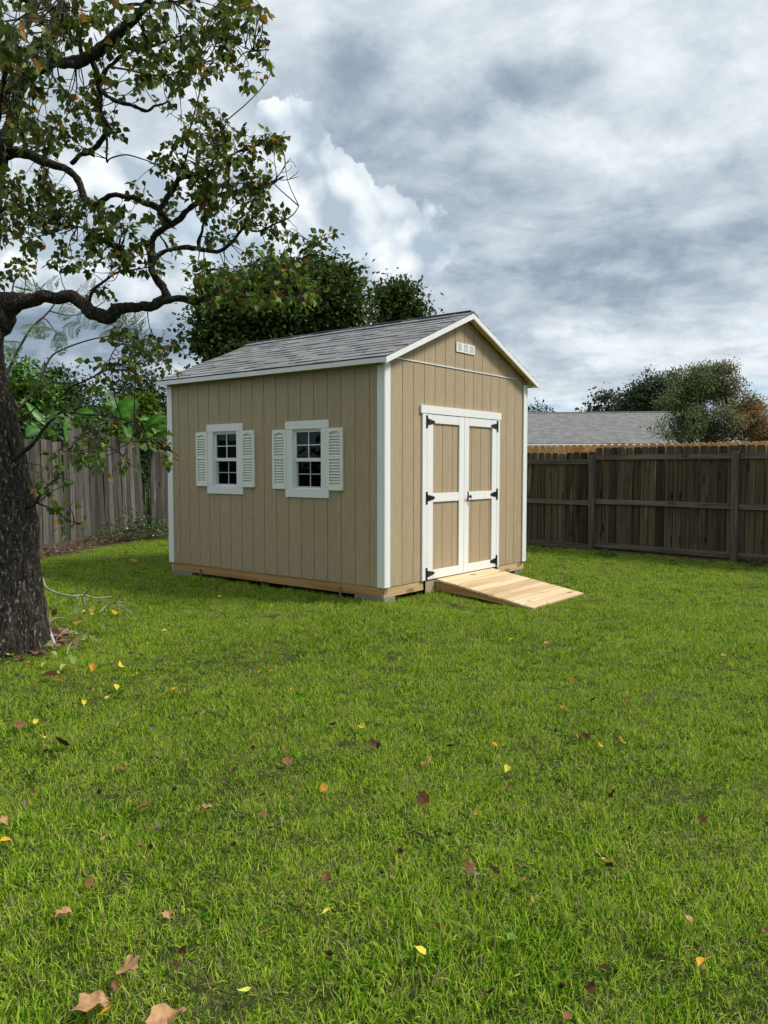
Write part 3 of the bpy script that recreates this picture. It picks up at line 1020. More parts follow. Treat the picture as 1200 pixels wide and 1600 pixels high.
# ------------------------------------------------------------------ fences
def picket_mesh(w, h, name, mat, ear=0.028, th=0.016):
    pts = [(-w / 2, 0), (w / 2, 0), (w / 2, h - ear), (w / 2 - ear, h), (-w / 2 + ear, h), (-w / 2, h - ear)]
    q = MB().prism(pts, -th / 2, th / 2)
    me = q.mesh(name, mat); fixnormals(me)
    return me


F0 = np.array([6.797, 0.667]); FD = np.array([-0.1202, -0.99275]); FN = np.array([FD[1], -FD[0]])
if FN @ (CAM[:2] - F0) < 0: FN = -FN          # towards the camera
frz = math.atan2(FD[1], FD[0])
BAY = 2.497


def right_fence():
    root = empty('wooden_fence', (F0[0], F0[1], -0.05))
    tag(root, 'dark weathered wooden fence with posts and rails facing the lawn, right of the shed', 'fence', None)
    root.rotation_euler.z = frz
    # local x runs along the fence away from the shed; which local y faces us?
    side = 1 if FN @ np.array([-math.sin(frz), math.cos(frz)]) > 0 else -1
    pms = [picket_mesh(w, 1.70, 'picket', M_oldfence, 0.022) for w in (0.134, 0.139, 0.129)]
    s = -3.2 * BAY
    while s < 1.95 * BAY:
        hid = s < 0.0
        o = obj('picket', random.choice(pms), root, (s, -side * 0.022, random.uniform(0.125, 0.142) - (0.070 if hid else 0)), (random.uniform(-0.003, 0.003), random.uniform(-0.007, 0.007), 0))
        if hid: o.scale.z = 0.995
        if random.random() < 0.12: o.location.z -= random.uniform(0.0, 0.02)
        s += 0.1415 + (random.uniform(0, 0.006) if not hid else random.uniform(0.0, 0.016))
    for b in range(-3, 2):
        xa, xb = b * BAY + 0.047, (b + 1) * BAY - 0.047
        zs = (0.845, 1.595, 0.075) if b < 0 else (0.885, 1.665, 0.120)
        for i, z in enumerate(zs):
            if b < 0 and i < 2: z = z + (0.01 if i == 0 else -0.01)
            q = MB().box(xa, xb, side * -0.013 if side > 0 else -0.025, 0.025 if side > 0 else 0.013, -0.043, 0.043, bev=0.004)
            # sagging middle
            for j, vv in enumerate(q.v):
                q.v[j] = (vv[0], vv[1], vv[2] + z - (0.012 if b < 0 else 0.0) * math.sin(math.pi * (vv[0] - xa) / (xb - xa)))
            q.build('rail', M_railx, root)
    for b in range(-3, 3):
        h = 1.735 if b != 0 else 1.70
        q = MB().box(-0.046, 0.046, -0.046, 0.046, -0.05, h, bev=0.006)
        q.build('post', M_oldpost, root, loc=(b * BAY, side * 0.030, 0), rot=(random.uniform(-0.006, 0.006), random.uniform(-0.008, 0.008), 0))
    # new cedar fence just behind
    r2_ = empty('wooden_fence', (F0[0] - FN[0] * 0.20, F0[1] - FN[1] * 0.20, -0.05))
    r2_.rotation_euler.z = frz
    tag(r2_, 'new honey coloured cedar fence whose dog-eared tops show above the dark fence', 'fence')
    pm2 = picket_mesh(0.134, 1.945, 'picket', M_cedar, 0.034)
    s = -3.2 * BAY
    while s < 2.0 * BAY:
        obj('picket', pm2, r2_, (s, 0, -0.046 + random.uniform(-0.004, 0.004)), (0, random.uniform(-0.003, 0.003), 0))
        s += 0.1385
    for z in (0.35, 0.98, 1.60):
        MB().box(-3.2 * BAY, 2.0 * BAY, -side * 0.05 if side > 0 else 0.0095, -0.0095 if side > 0 else 0.05, z - 0.04, z + 0.04).build('rail', M_cedar, r2_)
    for b in np.arange(-3, 2.5, 1.0):
        MB().box(b * BAY - 0.28, b * BAY - 0.19, 0.0095 if side > 0 else -0.10, 0.10 if side > 0 else -0.0095, -0.05, 1.80, bev=0.004).build('post', M_cedar, r2_)


M_railx = wood('weathered_rail_along_fence', (0.065, 0.054, 0.042), (0.170, 0.150, 0.120), 0, 0.2, 0.9, 26.0, 0.7, (0.07, 0.075, 0.05), 0.4, 0.7)
right_fence()


def panel_fence(label, P0, P1, top0, top1, bot0, bot1, lean0, lean1, root_z=0.0, pw=0.139, jit=0.01, gapp=0.02):
    """pickets facing the camera; tops run from top0 to top1"""
    P0 = np.array(P0, float); P1 = np.array(P1, float)
    L_ = np.linalg.norm(P1 - P0)
    d = (P1 - P0) / L_
    rz = math.atan2(d[1], d[0])
    root = empty('fence_panel', (P0[0], P0[1], root_z), rz)
    tag(root, label, 'fence')
    n = int(L_ / (pw + 0.004))
    meshes = {}
    for i in range(n):
        t = (i + 0.5) / n
        top = top0 + (top1 - top0) * t + random.uniform(-jit, jit)
        bot = bot0 + (bot1 - bot0) * t + random.uniform(-jit, jit) * 1.5
        h = top - bot
        key = (round(h / 0.03), random.randint(0, 2))
        if key not in meshes:
            meshes[key] = picket_mesh(pw + (-0.006, 0.0, 0.002)[key[1]], key[0] * 0.03, 'picket', M_grey, 0.016)
        ln = lean0 + (lean1 - lean0) * t
        o = obj('picket', meshes[key], root, (i * L_ / n + pw / 2, random.uniform(-0.004, 0.004), bot), (random.uniform(-0.012, 0.012), ln + random.uniform(-0.006, 0.006), 0))
    for z in (0.35, 1.0, 1.65):
        zt_ = bot0 + z
        q = MB().box(0, L_, 0.012, 0.050, zt_ - 0.045, zt_ + 0.045)
        for j, vv in enumerate(q.v):
            q.v[j] = (vv[0] + math.tan(lean0 + (lean1 - lean0) * vv[0] / L_) * (vv[2]), vv[1], min(vv[2] + (bot1 - bot0) * vv[0] / L_, top1 - 0.08 if z > 1.5 else 9))
        q.build('rail', M_railx, root)
    for xx in (0.15, L_ - 0.15):
        MB().box(xx - 0.045, xx + 0.045, 0.052, 0.14, -0.1, min(top0, top1) - 0.18, bev=0.005).build('post', M_oldpost, root)
    return root


panel_fence('grey weathered fence panel standing right behind the tree trunk', (-3.3, 6.05), (0.02, 7.55), 1.93, 1.90, 0.02, 0.02, 0.0, 0.0)
panel_fence('grey weathered fence section between the trunk and the tall leaning panel', (0.10, 7.80), (1.17, 8.27), 1.91, 1.89, 0.02, 0.03, 0.004, 0.0)
panel_fence('tall grey fence panel leaning sideways with a stepped top edge, left of the shed', (1.24, 8.36), (3.42, 9.22), 2.19, 1.97, 0.05, 0.20, 0.0, -0.095, jit=0.014)
panel_fence('grey fence panel half hidden by the left rear corner of the shed', (3.50, 9.10), (7.86, 9.75), 1.82, 1.82, 0.08, 0.05, 0.0, 0.0)

# ------------------------------------------------------------------ neighbouring houses
def mk_farroof(name, c1, c2):
    m, g = newmat(name)
    c = g.n('ShaderNodeTexCoord').outputs['Object']
    br = g.n('ShaderNodeTexBrick', {'Vector': c, 'Color1': c1, 'Color2': c2, 'Mortar': tuple(x * 0.62 for x in c1), 'Scale': 1.0, 'Mortar Size': 0.012, 'Brick Width': 0.30, 'Row Height': 0.14, 'Bias': 0.0})
    n = g.noise(c, 3.0, 6, 0.6)
    n2 = g.noise(g.vm('MULTIPLY', c, (3, 9, 3)), 1.0, 3)
    col = g.mix(g.mr(n2, 0.35, 0.65, 0, 0.5), br.outputs['Color'], c2)
    col = g.vm('SCALE', col, g.mr(n, 0.3, 0.7, 0.85, 1.12))
    return finish(m, g, col, 0.95, br.outputs['Fac'], 0.6, -0.01, 0.1)


def house(name, label, eave_l, eave_r, ridge_h, run, mat_roof, wallc, over=0.5, eave_z=2.45):
    """gable house; eave_l/eave_r: ends of the eave nearest to us (x, y)"""
    A = np.array(eave_l, float); B = np.array(eave_r, float)
    L_ = np.linalg.norm(B - A); d = (B - A) / L_
    rz = math.atan2(d[1], d[0])
    r = empty(name, (A[0], A[1], 0), rz)
    tag(r, label, 'house')
    zr, ze = ridge_h, eave_z
    sl = math.atan2(zr - ze, run); sw = math.hypot(zr - ze, run)
    for k, (yo, sgn) in enumerate(((0, 1), (2 * run, -1))):
        q = MB().box(0, L_, 0, sw, -0.06, 0.0)
        me = q.mesh('roof', mat_roof)
        o = obj('roof', me, r, (0, yo, ze), (sl * 1, 0, 0))
        if sgn < 0:
            o.rotation_euler = (sl, 0, math.pi); o.location.x = L_
    wm = mk_flat(name + '_wall_paint', wallc, 0.8, vary=0.06)
    MB().box(over, L_ - over, over, 2 * run - over, -0.1, ze - 0.12).build('wall', wm, r)
    for yo in (-0.03, 2 * run):
        MB().box(-0.02, L_ + 0.02, yo, yo + 0.03, ze - 0.22, ze - 0.03).build('fascia', mk_flat('dark_fascia', (0.05, 0.05, 0.055), 0.6), r)
        MB().box(-0.02, L_ + 0.02, yo - 0.13 if yo < 0 else yo + .03, yo if yo < 0 else yo + 0.16, ze - 0.14, ze - 0.03, bev=0.02).build('gutter', M_white, r)
    q = MB().prism([(0.3, ze - 0.12), (2 * run - 0.3, ze - 0.12), (run, zr - 0.12)], 0.3, L_ - 0.3, axis=0)
    me = q.mesh('gable_wall', wm); fixnormals(me); obj('gable_wall', me, r)
    MB().tube([(0, run, zr + 0.0), (L_, run, zr + 0.0)], 0.05, 6).build('ridge_cap', mat_roof, r)
    for xk in (0.2, 0.5, 0.78):
        wf = MB().box(xk * L_ - 0.55, xk * L_ + 0.55, over - 0.03, over - 0.001, 0.9, 2.1).build('window_frame', M_white, r)
        MB().box(-0.48, 0.48, -0.006, -0.001, -0.53, 0.53).build('pane', M_glassfar, wf, loc=(xk * L_, over - 0.03, 1.5))
    return r


M_glassfar = finish(*(lambda a: (a[0], a[1], (0.02, 0.025, 0.03)))(newmat('far_window_glass')), 0.08, spec=0.8)
hl_ = at(700, 694, 33.5); hr_ = at(1290, 690, 32.0)
M_roofg = mk_farroof('grey_far_shingles', (0.17, 0.168, 0.162), (0.255, 0.25, 0.242))
house('neighbour_house', 'low neighbouring house with long grey shingle roof behind the right fence', hl_[:2], hr_[:2], 4.02, 4.6, M_roofg, (0.35, 0.33, 0.30), eave_z=2.43)
hl2 = at(-260, 700, 27.0); hr2 = at(84, 694, 26.0)
M_roofb = mk_farroof('brownish_far_shingles', (0.26, 0.21, 0.19), (0.36, 0.30, 0.28))
house('neighbour_house', 'pale pinkish roof of a house peeping out between trunk and banana leaves', hl2[:2], hr2[:2], 3.35, 3.2, M_roofb, (0.4, 0.37, 0.33), eave_z=2.15)


# ------------------------------------------------------------------ foliage tools
def leaf_shape(kind):
    """outline in (x, y) with y along the leaf, unit length; returns verts (with fold z) and faces"""
    if kind == 'heart':
        V = [(0, 0, 0), (-0.30, 0.14, 0.05), (-0.42, 0.38, 0.08), (-0.22, 0.66, 0.04), (0, 1.0, -0.06), (0.22, 0.66, 0.04), (0.42, 0.38, 0.08), (0.30, 0.14, 0.05), (0, 0.45, -0.02)]
        Fc = [(0, 8, 2, 1), (8, 4, 3, 2), (0, 7, 6, 8), (8, 6, 5, 4)]
    elif kind == 'oval':
        V = [(0, 0, 0), (-0.26, 0.35, 0.05), (-0.16, 0.75, 0.03), (0, 1, 0), (0.16, 0.75, 0.03), (0.26, 0.35, 0.05)]
        Fc = [(0, 3, 2, 1), (0, 5, 4, 3)]
    else:
        V = [(0, 0, 0), (-0.30, 0.5, 0.06), (0, 1, 0), (0.30, 0.5, 0.06)]
        Fc = [(0, 2, 1), (0, 3, 2)]
    return np.array(V, float), Fc


def leaves_mesh(name, P, D, N, size, tint, kind, mat):
    """P points, D leaf directions, N approximate normals, sizes, tints -> one mesh"""
    V0, F0_ = leaf_shape(kind)
    n = len(P)
    D = D / np.linalg.norm(D, axis=1, keepdims=True)
    Xv = np.cross(D, N); Xv /= np.linalg.norm(Xv, axis=1, keepdims=True) + 1e-9
    Nz = np.cross(Xv, D)
    V = (P[:, None, :] + size[:, None, None] * (V0[None, :, 0:1] * Xv[:, None, :] + V0[None, :, 1:2] * D[:, None, :] + V0[None, :, 2:3] * Nz[:, None, :])).reshape(-1, 3)
    k = len(V0)
    me = bpy.data.meshes.new(name)
    loops = []; starts = []; tot = []
    offs = (np.arange(n) * k)[:, None]
    parts = []
    for f in F0_:
        parts.append(offs + np.array(f)[None, :])
    nl = sum(p.size for p in parts)
    npoly = n * len(F0_)
    me.vertices.add(n * k); me.loops.add(nl); me.polygons.add(npoly)
    me.vertices.foreach_set('co', V.astype(np.float32).ravel())
    L_ = np.concatenate([p.ravel() for p in parts]).astype(np.int32)
    st = []; s0 = 0
    for p in parts:
        st.append(s0 + np.arange(p.shape[0]) * p.shape[1]); s0 += p.size
    me.loops.foreach_set('vertex_index', L_)
    me.polygons.foreach_set('loop_start', np.concatenate(st).astype(np.int32))
    me.materials.append(mat)
    a = me.color_attributes.new('tint', 'FLOAT_COLOR', 'POINT')
    tt = np.concatenate([tint, np.ones((n, 1))], 1)
    a.data.foreach_set('color', np.repeat(tt, k, axis=0).astype(np.float32).ravel())
    me.update(calc_edges=True)
    me.validate()
    return me


def unit(n):
    v = rng.normal(size=(n, 3))
    return v / np.linalg.norm(v, axis=1, keepdims=True)


def tints(n, base, var=0.35, alt=None, altp=0.0):
    b = np.array(base, float)[None, :] * (1 + var * rng.uniform(-1, 1, (n, 1))) * (1 + 0.12 * rng.uniform(-1, 1, (n, 3)))
    if alt is not None:
        m = rng.uniform(size=n) < altp
        b[m] = np.array(alt)[None, :] * (1 + 0.3 * rng.uniform(-1, 1, (m.sum(), 1)))
    return np.clip(b, 0.003, 0.9)


def far_tree(label, base, blobs, nclump, per, clr, leaf, tint, alt=None, altp=0.0, trunk_r=0.2, name='tree', kind='diamond', open_=0.0, cat='tree', var=0.4, stems=1, group=None, alt_side=None):
    """blobs: list of ((x, y, z), (rx, ry, rz)) in world coordinates relative to base"""
    base = np.array(base, float)
    r = empty(name, tuple(base))
    tag(r, label, cat, group)
    vol = np.array([b[1][0] * b[1][1] * b[1][2] for b in blobs]) ** (2 / 3)
    pr = vol / vol.sum()
    bi = rng.choice(len(blobs), nclump, p=pr)
    C_ = np.array([b[0] for b in blobs], float)[bi]
    Rr = np.array([b[1] for b in blobs], float)[bi]
    u_ = unit(nclump)
    rad = rng.uniform(0.0, 1, nclump) ** (0.42 if open_ == 0 else 0.5)
    rad = np.where(rng.uniform(size=nclump) < 0.25, rad * 1.10, rad)
    cc = C_ + u_ * Rr * rad[:, None]
    # drop clumps in random pockets so the sky shows through
    if open_ > 0:
        keep = np.array([mnoise.noise(Vector(c * 1.3)) > -open_ * 0.0 - (0.25 - open_ * 0.3) for c in cc])
        cc = cc[keep]; u_ = u_[keep]
    n = len(cc)
    csz = clr * rng.uniform(0.6, 1.35, n)
    P = np.repeat(cc, per, axis=0) + rng.normal(size=(n * per, 3)) * np.repeat(csz, per)[:, None] * np.array([1, 1, 0.62])
    out = np.repeat(u_, per, axis=0)
    Dv = unit(n * per) + 0.6 * out + np.array([0, 0, -0.25])
    Nn = unit(n * per) * 0.7 + out * 0.5 + np.array([0, 0, 0.9])
    sz = leaf * rng.uniform(0.6, 1.35, n * per)
    ct = np.repeat(1 + var * rng.uniform(-1, 1, n), per)[:, None]
    T = tints(n * per, tint, 0.25, None) * ct
    if alt is not None:
        m = np.repeat(rng.uniform(size=n) < altp, per) & (rng.uniform(size=n * per) < 0.8)
        if alt_side is not None:
            m = m & ((P @ np.array(alt_side[:3])) + rng.normal(size=n * per) * 0.35 > alt_side[3])
        T[m] = np.array(alt)[None, :] * (1 + 0.35 * rng.uniform(-1, 1, (m.sum(), 1)))
    crown = obj('crown', leaves_mesh('crown', P, Dv, Nn, sz, np.clip(T, .003, .9), kind, M_farleaf), r)
    # trunk and limbs
    tm = MB()
    top = np.array([b[0] for b in blobs]).mean(axis=0)
    for s in range(stems):
        off = np.array([rng.uniform(-1, 1) * 0.12 * stems, rng.uniform(-1, 1) * 0.12 * stems, 0]) if stems > 1 else np.zeros(3)
        bl = blobs[s % len(blobs)][0]
        tp = top * 0.75 if stems == 1 else np.array(bl) * 0.9
        pts = smoothcurve([off, off * 1.3 + (tp) * 0.3 + rng.normal(size=3) * 0.05, tp * 0.65 + rng.normal(size=3) * 0.10, tp], 3)
        tm.tube(pts, np.linspace(trunk_r, trunk_r * 0.35, len(pts)), 7)
    tm.build('trunk', M_bark2, r, smooth=True)
    lm = MB()
    for b in blobs:
        for _ in range(5):
            s0 = top * rng.uniform(0.3, 0.75)
            e = np.array(b[0]) + unit(1)[0] * np.array(b[1]) * 0.8
            mid = (s0 + e) / 2 + rng.normal(size=3) * 0.15
            pts = smoothcurve([s0, mid, e], 4)
            lm.tube(pts, np.linspace(trunk_r * 0.35, trunk_r * 0.05, len(pts)), 5)
    lm.build('limb', M_bark2, r, smooth=True)
    return r


def blob_px(base, px, py, depth, rx, ry, rdep=None):
    """crown lobe seen at a place of the photo, radii in photo pixels"""
    k = depth / FPX
    p = at(px, py, depth) - np.array(base)
    return (tuple(p), (rx * k, (rdep or rx) * k, ry * k))


def base_px(px, depth, z=0.0):
    p = at(px, 729, depth)
    return (float(p[0]), float(p[1]), z)


OAK = (0.054, 0.088, 0.020)
# dark broad tree behind the shed
b = base_px(440, 24)
far_tree('broad dark green tree directly behind the shed roof, left of the narrower one', b,
         [blob_px(b, 520, 480, 24, 52, 62), blob_px(b, 455, 485, 24, 60, 62), blob_px(b, 385, 500, 24, 62, 62), blob_px(b, 340, 522, 23.5, 34, 50), blob_px(b, 500, 440, 24.5, 40, 34), blob_px(b, 530, 516, 24, 26, 38), blob_px(b, 430, 440, 24.5, 34, 30),
          blob_px(b, 425, 590, 24, 90, 60), blob_px(b, 375, 455, 24, 28, 26)],
         1750, 26, 0.30, 0.17, OAK, trunk_r=0.35, var=0.6, alt=(0.105, 0.135, 0.03), altp=0.22)
b = base_px(620, 27)
far_tree('smaller dark green tree rising above the shed ridge near the gable', b,
         [blob_px(b, 622, 480, 27, 36, 36), blob_px(b, 606, 508, 27, 16, 22), blob_px(b, 646, 505, 27, 18, 26), blob_px(b, 628, 455, 27, 16, 20), blob_px(b, 620, 560, 27, 50, 50)],
         620, 24, 0.26, 0.16, (0.062, 0.095, 0.022), trunk_r=0.25, var=0.6, alt=(0.07, 0.11, 0.03), altp=0.08)
# left background
b = base_px(215, 30)
far_tree('dark rounded tree behind the banana plants, touching the left edge of the shed roof', b,
         [blob_px(b, 215, 625, 30, 40, 50), blob_px(b, 245, 640, 30, 34, 55), blob_px(b, 190, 660, 30, 40, 50), blob_px(b, 230, 700, 30, 60, 50)],
         560, 22, 0.28, 0.17, (0.050, 0.076, 0.024), trunk_r=0.25, var=0.5, open_=0.2)
b = base_px(110, 34)
far_tree('dark tree with ragged top in the left background above the fence', b,
         [blob_px(b, 100, 600, 34, 32, 28), blob_px(b, 70, 625, 34, 40, 45), blob_px(b, 130, 635, 34, 34, 40), blob_px(b, 110, 680, 34, 60, 45)],
         620, 22, 0.30, 0.18, (0.044, 0.068, 0.022), trunk_r=0.3, var=0.5, open_=0.2)
b = base_px(15, 22)
far_tree('bright green leafy tree at the left edge behind the big trunk', b,
         [blob_px(b, 20, 590, 22, 40, 30), blob_px(b, -30, 600, 22, 60, 50), blob_px(b, 55, 625, 22, 34, 34), blob_px(b, 20, 660, 22, 50, 50), blob_px(b, -110, 600, 22, 70, 70)],
         520, 22, 0.22, 0.17, (0.085, 0.185, 0.024), trunk_r=0.2, var=0.45, open_=0.3)
b = base_px(165, 20)
far_tree('mid green bushy shrub behind the bananas above the left fence', b,
         [blob_px(b, 150, 672, 20, 60, 36), blob_px(b, 225, 680, 20, 45, 34), blob_px(b, 90, 680, 20, 40, 30), blob_px(b, 160, 720, 20, 110, 40)],
         520, 20, 0.18, 0.13, (0.055, 0.115, 0.024), trunk_r=0.1, name='shrub', cat='shrub', var=0.5)
b = base_px(232, 18)
far_tree('thin sapling with pale yellow-green top beside the shed roof corner', b,
         [blob_px(b, 226, 628, 18, 14, 16), blob_px(b, 236, 650, 18, 14, 20), blob_px(b, 222, 668, 18, 14, 26)],
         90, 14, 0.09, 0.13, (0.13, 0.20, 0.03), trunk_r=0.03, name='sapling', cat='tree', open_=0.2, kind='oval')
# right background
b = base_px(955, 46)
far_tree('distant dark tree whose crown pokes above the grey neighbouring roof at its left', b,
         [blob_px(b, 953, 625, 46, 20, 18), blob_px(b, 972, 640, 46, 20, 20), blob_px(b, 935, 650, 46, 16, 16), blob_px(b, 960, 680, 46, 40, 30)],
         300, 22, 0.34, 0.24, (0.070, 0.098, 0.050), trunk_r=0.3, var=0.4, open_=0.35)
b = base_px(1010, 42)
far_tree('very dark evergreen behind the reddish tree, right of the distant one', b,
         [blob_px(b, 1000, 618, 42, 18, 16), blob_px(b, 1025, 604, 42, 24, 18), blob_px(b, 990, 635, 42, 16, 14), blob_px(b, 1035, 640, 42, 36, 36), blob_px(b, 1180, 645, 42, 14, 20), blob_px(b, 1165, 670, 42, 26, 30)],
         560, 34, 0.26, 0.17, (0.056, 0.084, 0.038), trunk_r=0.35, var=0.5)
b = base_px(838, 52)
far_tree('tiny distant tree just visible beside the right corner trim of the shed', b,
         [blob_px(b, 838, 640, 52, 12, 9), blob_px(b, 850, 645, 52, 8, 7), blob_px(b, 835, 690, 52, 14, 40)],
         160, 26, 0.26, 0.17, (0.036, 0.050, 0.026), trunk_r=0.15, open_=0.3)
b = base_px(1095, 20)
side = R2 / np.linalg.norm(R2)
off_ = float((at(1140, 620, 20) - np.array(b)) @ side)
far_tree('airy multi-stemmed tree with green foliage turning rusty red on its right side', b,
         [blob_px(b, 1065, 625, 20, 34, 30), blob_px(b, 1100, 605, 20, 30, 28), blob_px(b, 1130, 615, 20, 28, 28), blob_px(b, 1060, 662, 20, 46, 28), blob_px(b, 1120, 655, 20, 44, 34), blob_px(b, 1165, 650, 20, 26, 34), blob_px(b, 1040, 640, 19.6, 26, 20), blob_px(b, 1190, 680, 20, 26, 26), blob_px(b, 1095, 582, 20, 18, 14), blob_px(b, 1130, 578, 20, 14, 12), blob_px(b, 1060, 592, 20, 18, 12)],
         3000, 26, 0.12, 0.057, (0.165, 0.210, 0.090), alt=(0.36, 0.135, 0.060), altp=0.62, trunk_r=0.04, name='flowering_tree', var=0.5, open_=0.57, kind='oval', stems=7,
         alt_side=(side[0], side[1], side[2], off_))

# a wood far behind everything, closing the horizon
def far_wood():
    P = []
    for k in range(150):
        a = rng.uniform(0, 2 * math.pi); d = rng.uniform(70, 105)
        cx, cy = CAM[0] + d * math.cos(a), CAM[1] + d * math.sin(a)
        h = rng.uniform(3.0, 5.0)
        c = np.array([cx, cy, h * 0.45]) + unit(110) * np.array([4.5, 4.5, h * 0.55]) * rng.uniform(0.3, 1, (110, 1))
        P.append(c)
    P = np.concatenate(P)
    n = len(P)
    P[:, 2] = np.abs(P[:, 2])
    o = obj('distant_woods', leaves_mesh('distant_woods', P, unit(n), unit(n) + np.array([0, 0, .6]), rng.uniform(0.7, 1.5, n), tints(n, (0.028, 0.042, 0.02), 0.4), 'diamond', M_farleaf))
    tag(o, 'far-off dark wood closing the horizon behind the houses', 'woods', None, 'stuff')
far_wood()

# ------------------------------------------------------------------ banana plants
def mk_banana():
    m, g = newmat('banana_leaf')
    a = g.n('ShaderNodeAttribute', attribute_name='tint')
    c = g.n('ShaderNodeTexCoord').outputs['UV']
    n = g.noise(g.n('ShaderNodeTexCoord').outputs['Object'], 12.0, 4)
    col = g.vm('SCALE', a.outputs['Color'], g.mr(n, 0.3, 0.7, 0.8, 1.2))
    return finish(m, g, col, 0.38, n, 0.3, 0.01, 0.4, trans=0.3)
M_ban = mk_banana()


def banana_leaf(parent, base, tip, width, sag, tint, roll=0.0, origin=(0, 0, 0), torn=True):
    base = np.array(base) - origin; tip = np.array(tip) - origin
    ax = tip - base; L_ = np.linalg.norm(ax); ax /= L_
    w = np.cross(ax, np.array([0, 0, 1.0])); 
    if np.linalg.norm(w) < 0.15: w = np.array(R2)
    w /= np.linalg.norm(w)
    up = np.cross(w, ax)
    w2 = w * math.cos(roll) + up * math.sin(roll); up2 = -w * math.sin(roll) + up * math.cos(roll)
    n = 16; V = []; T = []; Fc = []
    for i in range(n + 1):
        t = i / n
        ww = width * (math.sin(math.pi * min(1, t * 1.0 + 0.06)) ** 0.55) * (1 - 0.15 * t)
        if t > 0.93: ww *= (1 - t) / 0.07 * 0.6 + 0.15
        c = base + ax * L_ * t + up2 * sag * 4 * t * (1 - t)
        for j, (o, h) in enumerate(((-0.5, 0.10), (-0.25, 0.07), (-0.018, 0.0), (0.018, 0.0), (0.25, 0.07), (0.5, 0.10))):
            tear = 1.0
            if torn and j in (0, 5): tear = 1 - 0.25 * max(0, math.sin(i * 2.7 + j * 3 + L_ * 9))
            V.append(c + w2 * o * ww * tear + up2 * h * ww)
            tt = np.array(tint) * (1.7 if j in (2, 3) else (1 + 0.12 * math.sin(i * 3.1)))
            T.append((*np.clip(tt, 0, .9), 1))
    for i in range(n):
        for j in range(5):
            Fc.append((i * 6 + j, i * 6 + j + 1, (i + 1) * 6 + j + 1, (i + 1) * 6 + j))
    o = obj('leaf', mesh_of('leaf', V, Fc, M_ban, True, {'tint': T}), parent)
    return o


M_stalk = mk_flat('banana_stalk', (0.10, 0.12, 0.04), 0.6)


def banana(label, px, depth, h, leaves):
    b = np.array(base_px(px, depth))
    r = empty('banana_plant', tuple(b))
    tag(r, label, 'banana plant', 'banana plants behind the left fence')
    MB().tube([(0, 0, 0), (0.03, 0, h * 0.5), (0, 0.02, h)], [0.13, 0.11, 0.07], 10).build('stalk', M_stalk, r, smooth=True)
    for (bx, by, bd, tx, ty, td, w, sag, tint, roll) in leaves:
        p0 = at(bx, by, bd); p1 = at(tx, ty, td)
        banana_leaf(r, p0, p1, w, sag, tint, roll, b)
        st = np.array([0, 0, h * 0.97]); e = p0 - b
        mid = (st + e) / 2 + np.array([0, 0, 0.12])
        MB().tube(smoothcurve([st, mid, e], 3), 0.022, 6).build('leaf_stem', M_stalk, r, smooth=True)
BG = (0.075, 0.20, 0.028); BP = (0.26, 0.38, 0.20); BD = (0.045, 0.13, 0.026)
banana('banana plant with one upright pale leaf standing above the left fence', 176, 16.2, 2.2,
       [(186, 641, 16.2, 165, 607, 16.2, 0.30, 0.02, BP, 1.45), (184, 648, 16.2, 215, 624, 15.9, 0.42, 0.08, BG, 0.9), (180, 650, 16.1, 150, 628, 15.8, 0.34, 0.10, BG, 0.6), (182, 655, 16.0, 222, 660, 15.5, 0.36, 0.12, BG, 0.5),
        (186, 660, 16.3, 200, 690, 15.9, 0.34, 0.08, BD, 0.2), (178, 658, 16.0, 155, 676, 15.6, 0.34, 0.08, BD, -0.2)])
banana('banana plant with a broad drooping bright leaf hanging over the stepped fence top', 120, 15.2, 2.0,
       [(112, 655, 15.2, 101, 692, 14.9, 0.52, 0.06, (0.09, 0.24, 0.035), 1.2), (116, 652, 15.2, 136, 688, 14.9, 0.36, 0.08, BG, 0.9), (110, 650, 15.2, 75, 668, 15.0, 0.32, 0.12, BD, 0.7), (122, 650, 15.3, 158, 655, 15.0, 0.34, 0.10, BG, 0.4)])
banana('banana plant with a long narrow pale leaf pointing up left near the trunk', 66, 15.6, 1.7,
       [(71, 662, 15.6, 39, 626, 15.4, 0.17, -0.03, (0.12, 0.26, 0.06), 1.3), (64, 672, 15.5, 40, 684, 15.2, 0.36, 0.06, BD, 0.6), (74, 676, 15.5, 98, 690, 15.2, 0.30, 0.06, BG, 0.6), (60, 680, 15.6, 46, 660, 15.4, 0.24, 0.05, BG, 0.9)])
banana('banana plant whose leaves reach toward the left edge of the shed wall', 262, 18.6, 1.8,
       [(228, 672, 16.6, 262, 650, 16.4, 0.30, 0.10, BG, 0.6), (225, 680, 16.6, 268, 668, 16.4, 0.30, 0.10, BG, 0.4), (232, 684, 16.6, 275, 688, 16.4, 0.34, 0.10, (0.04, 0.12, 0.02), 0.3), (240, 668, 16.8, 216, 655, 16.6, 0.28, 0.08, BG, 0.6)])

# ------------------------------------------------------------------ the big tree at the left
TD = 6.2
tree_base = atz(-14, 1008, 0.0)
tree = empty('tree', (float(tree_base[0]), float(tree_base[1]), 0.0))
tag(tree, 'large rough-barked tree at the left edge with a crooked limb reaching over the yard', 'tree')
TB = np.array([tree_base[0], tree_base[1], 0.0])


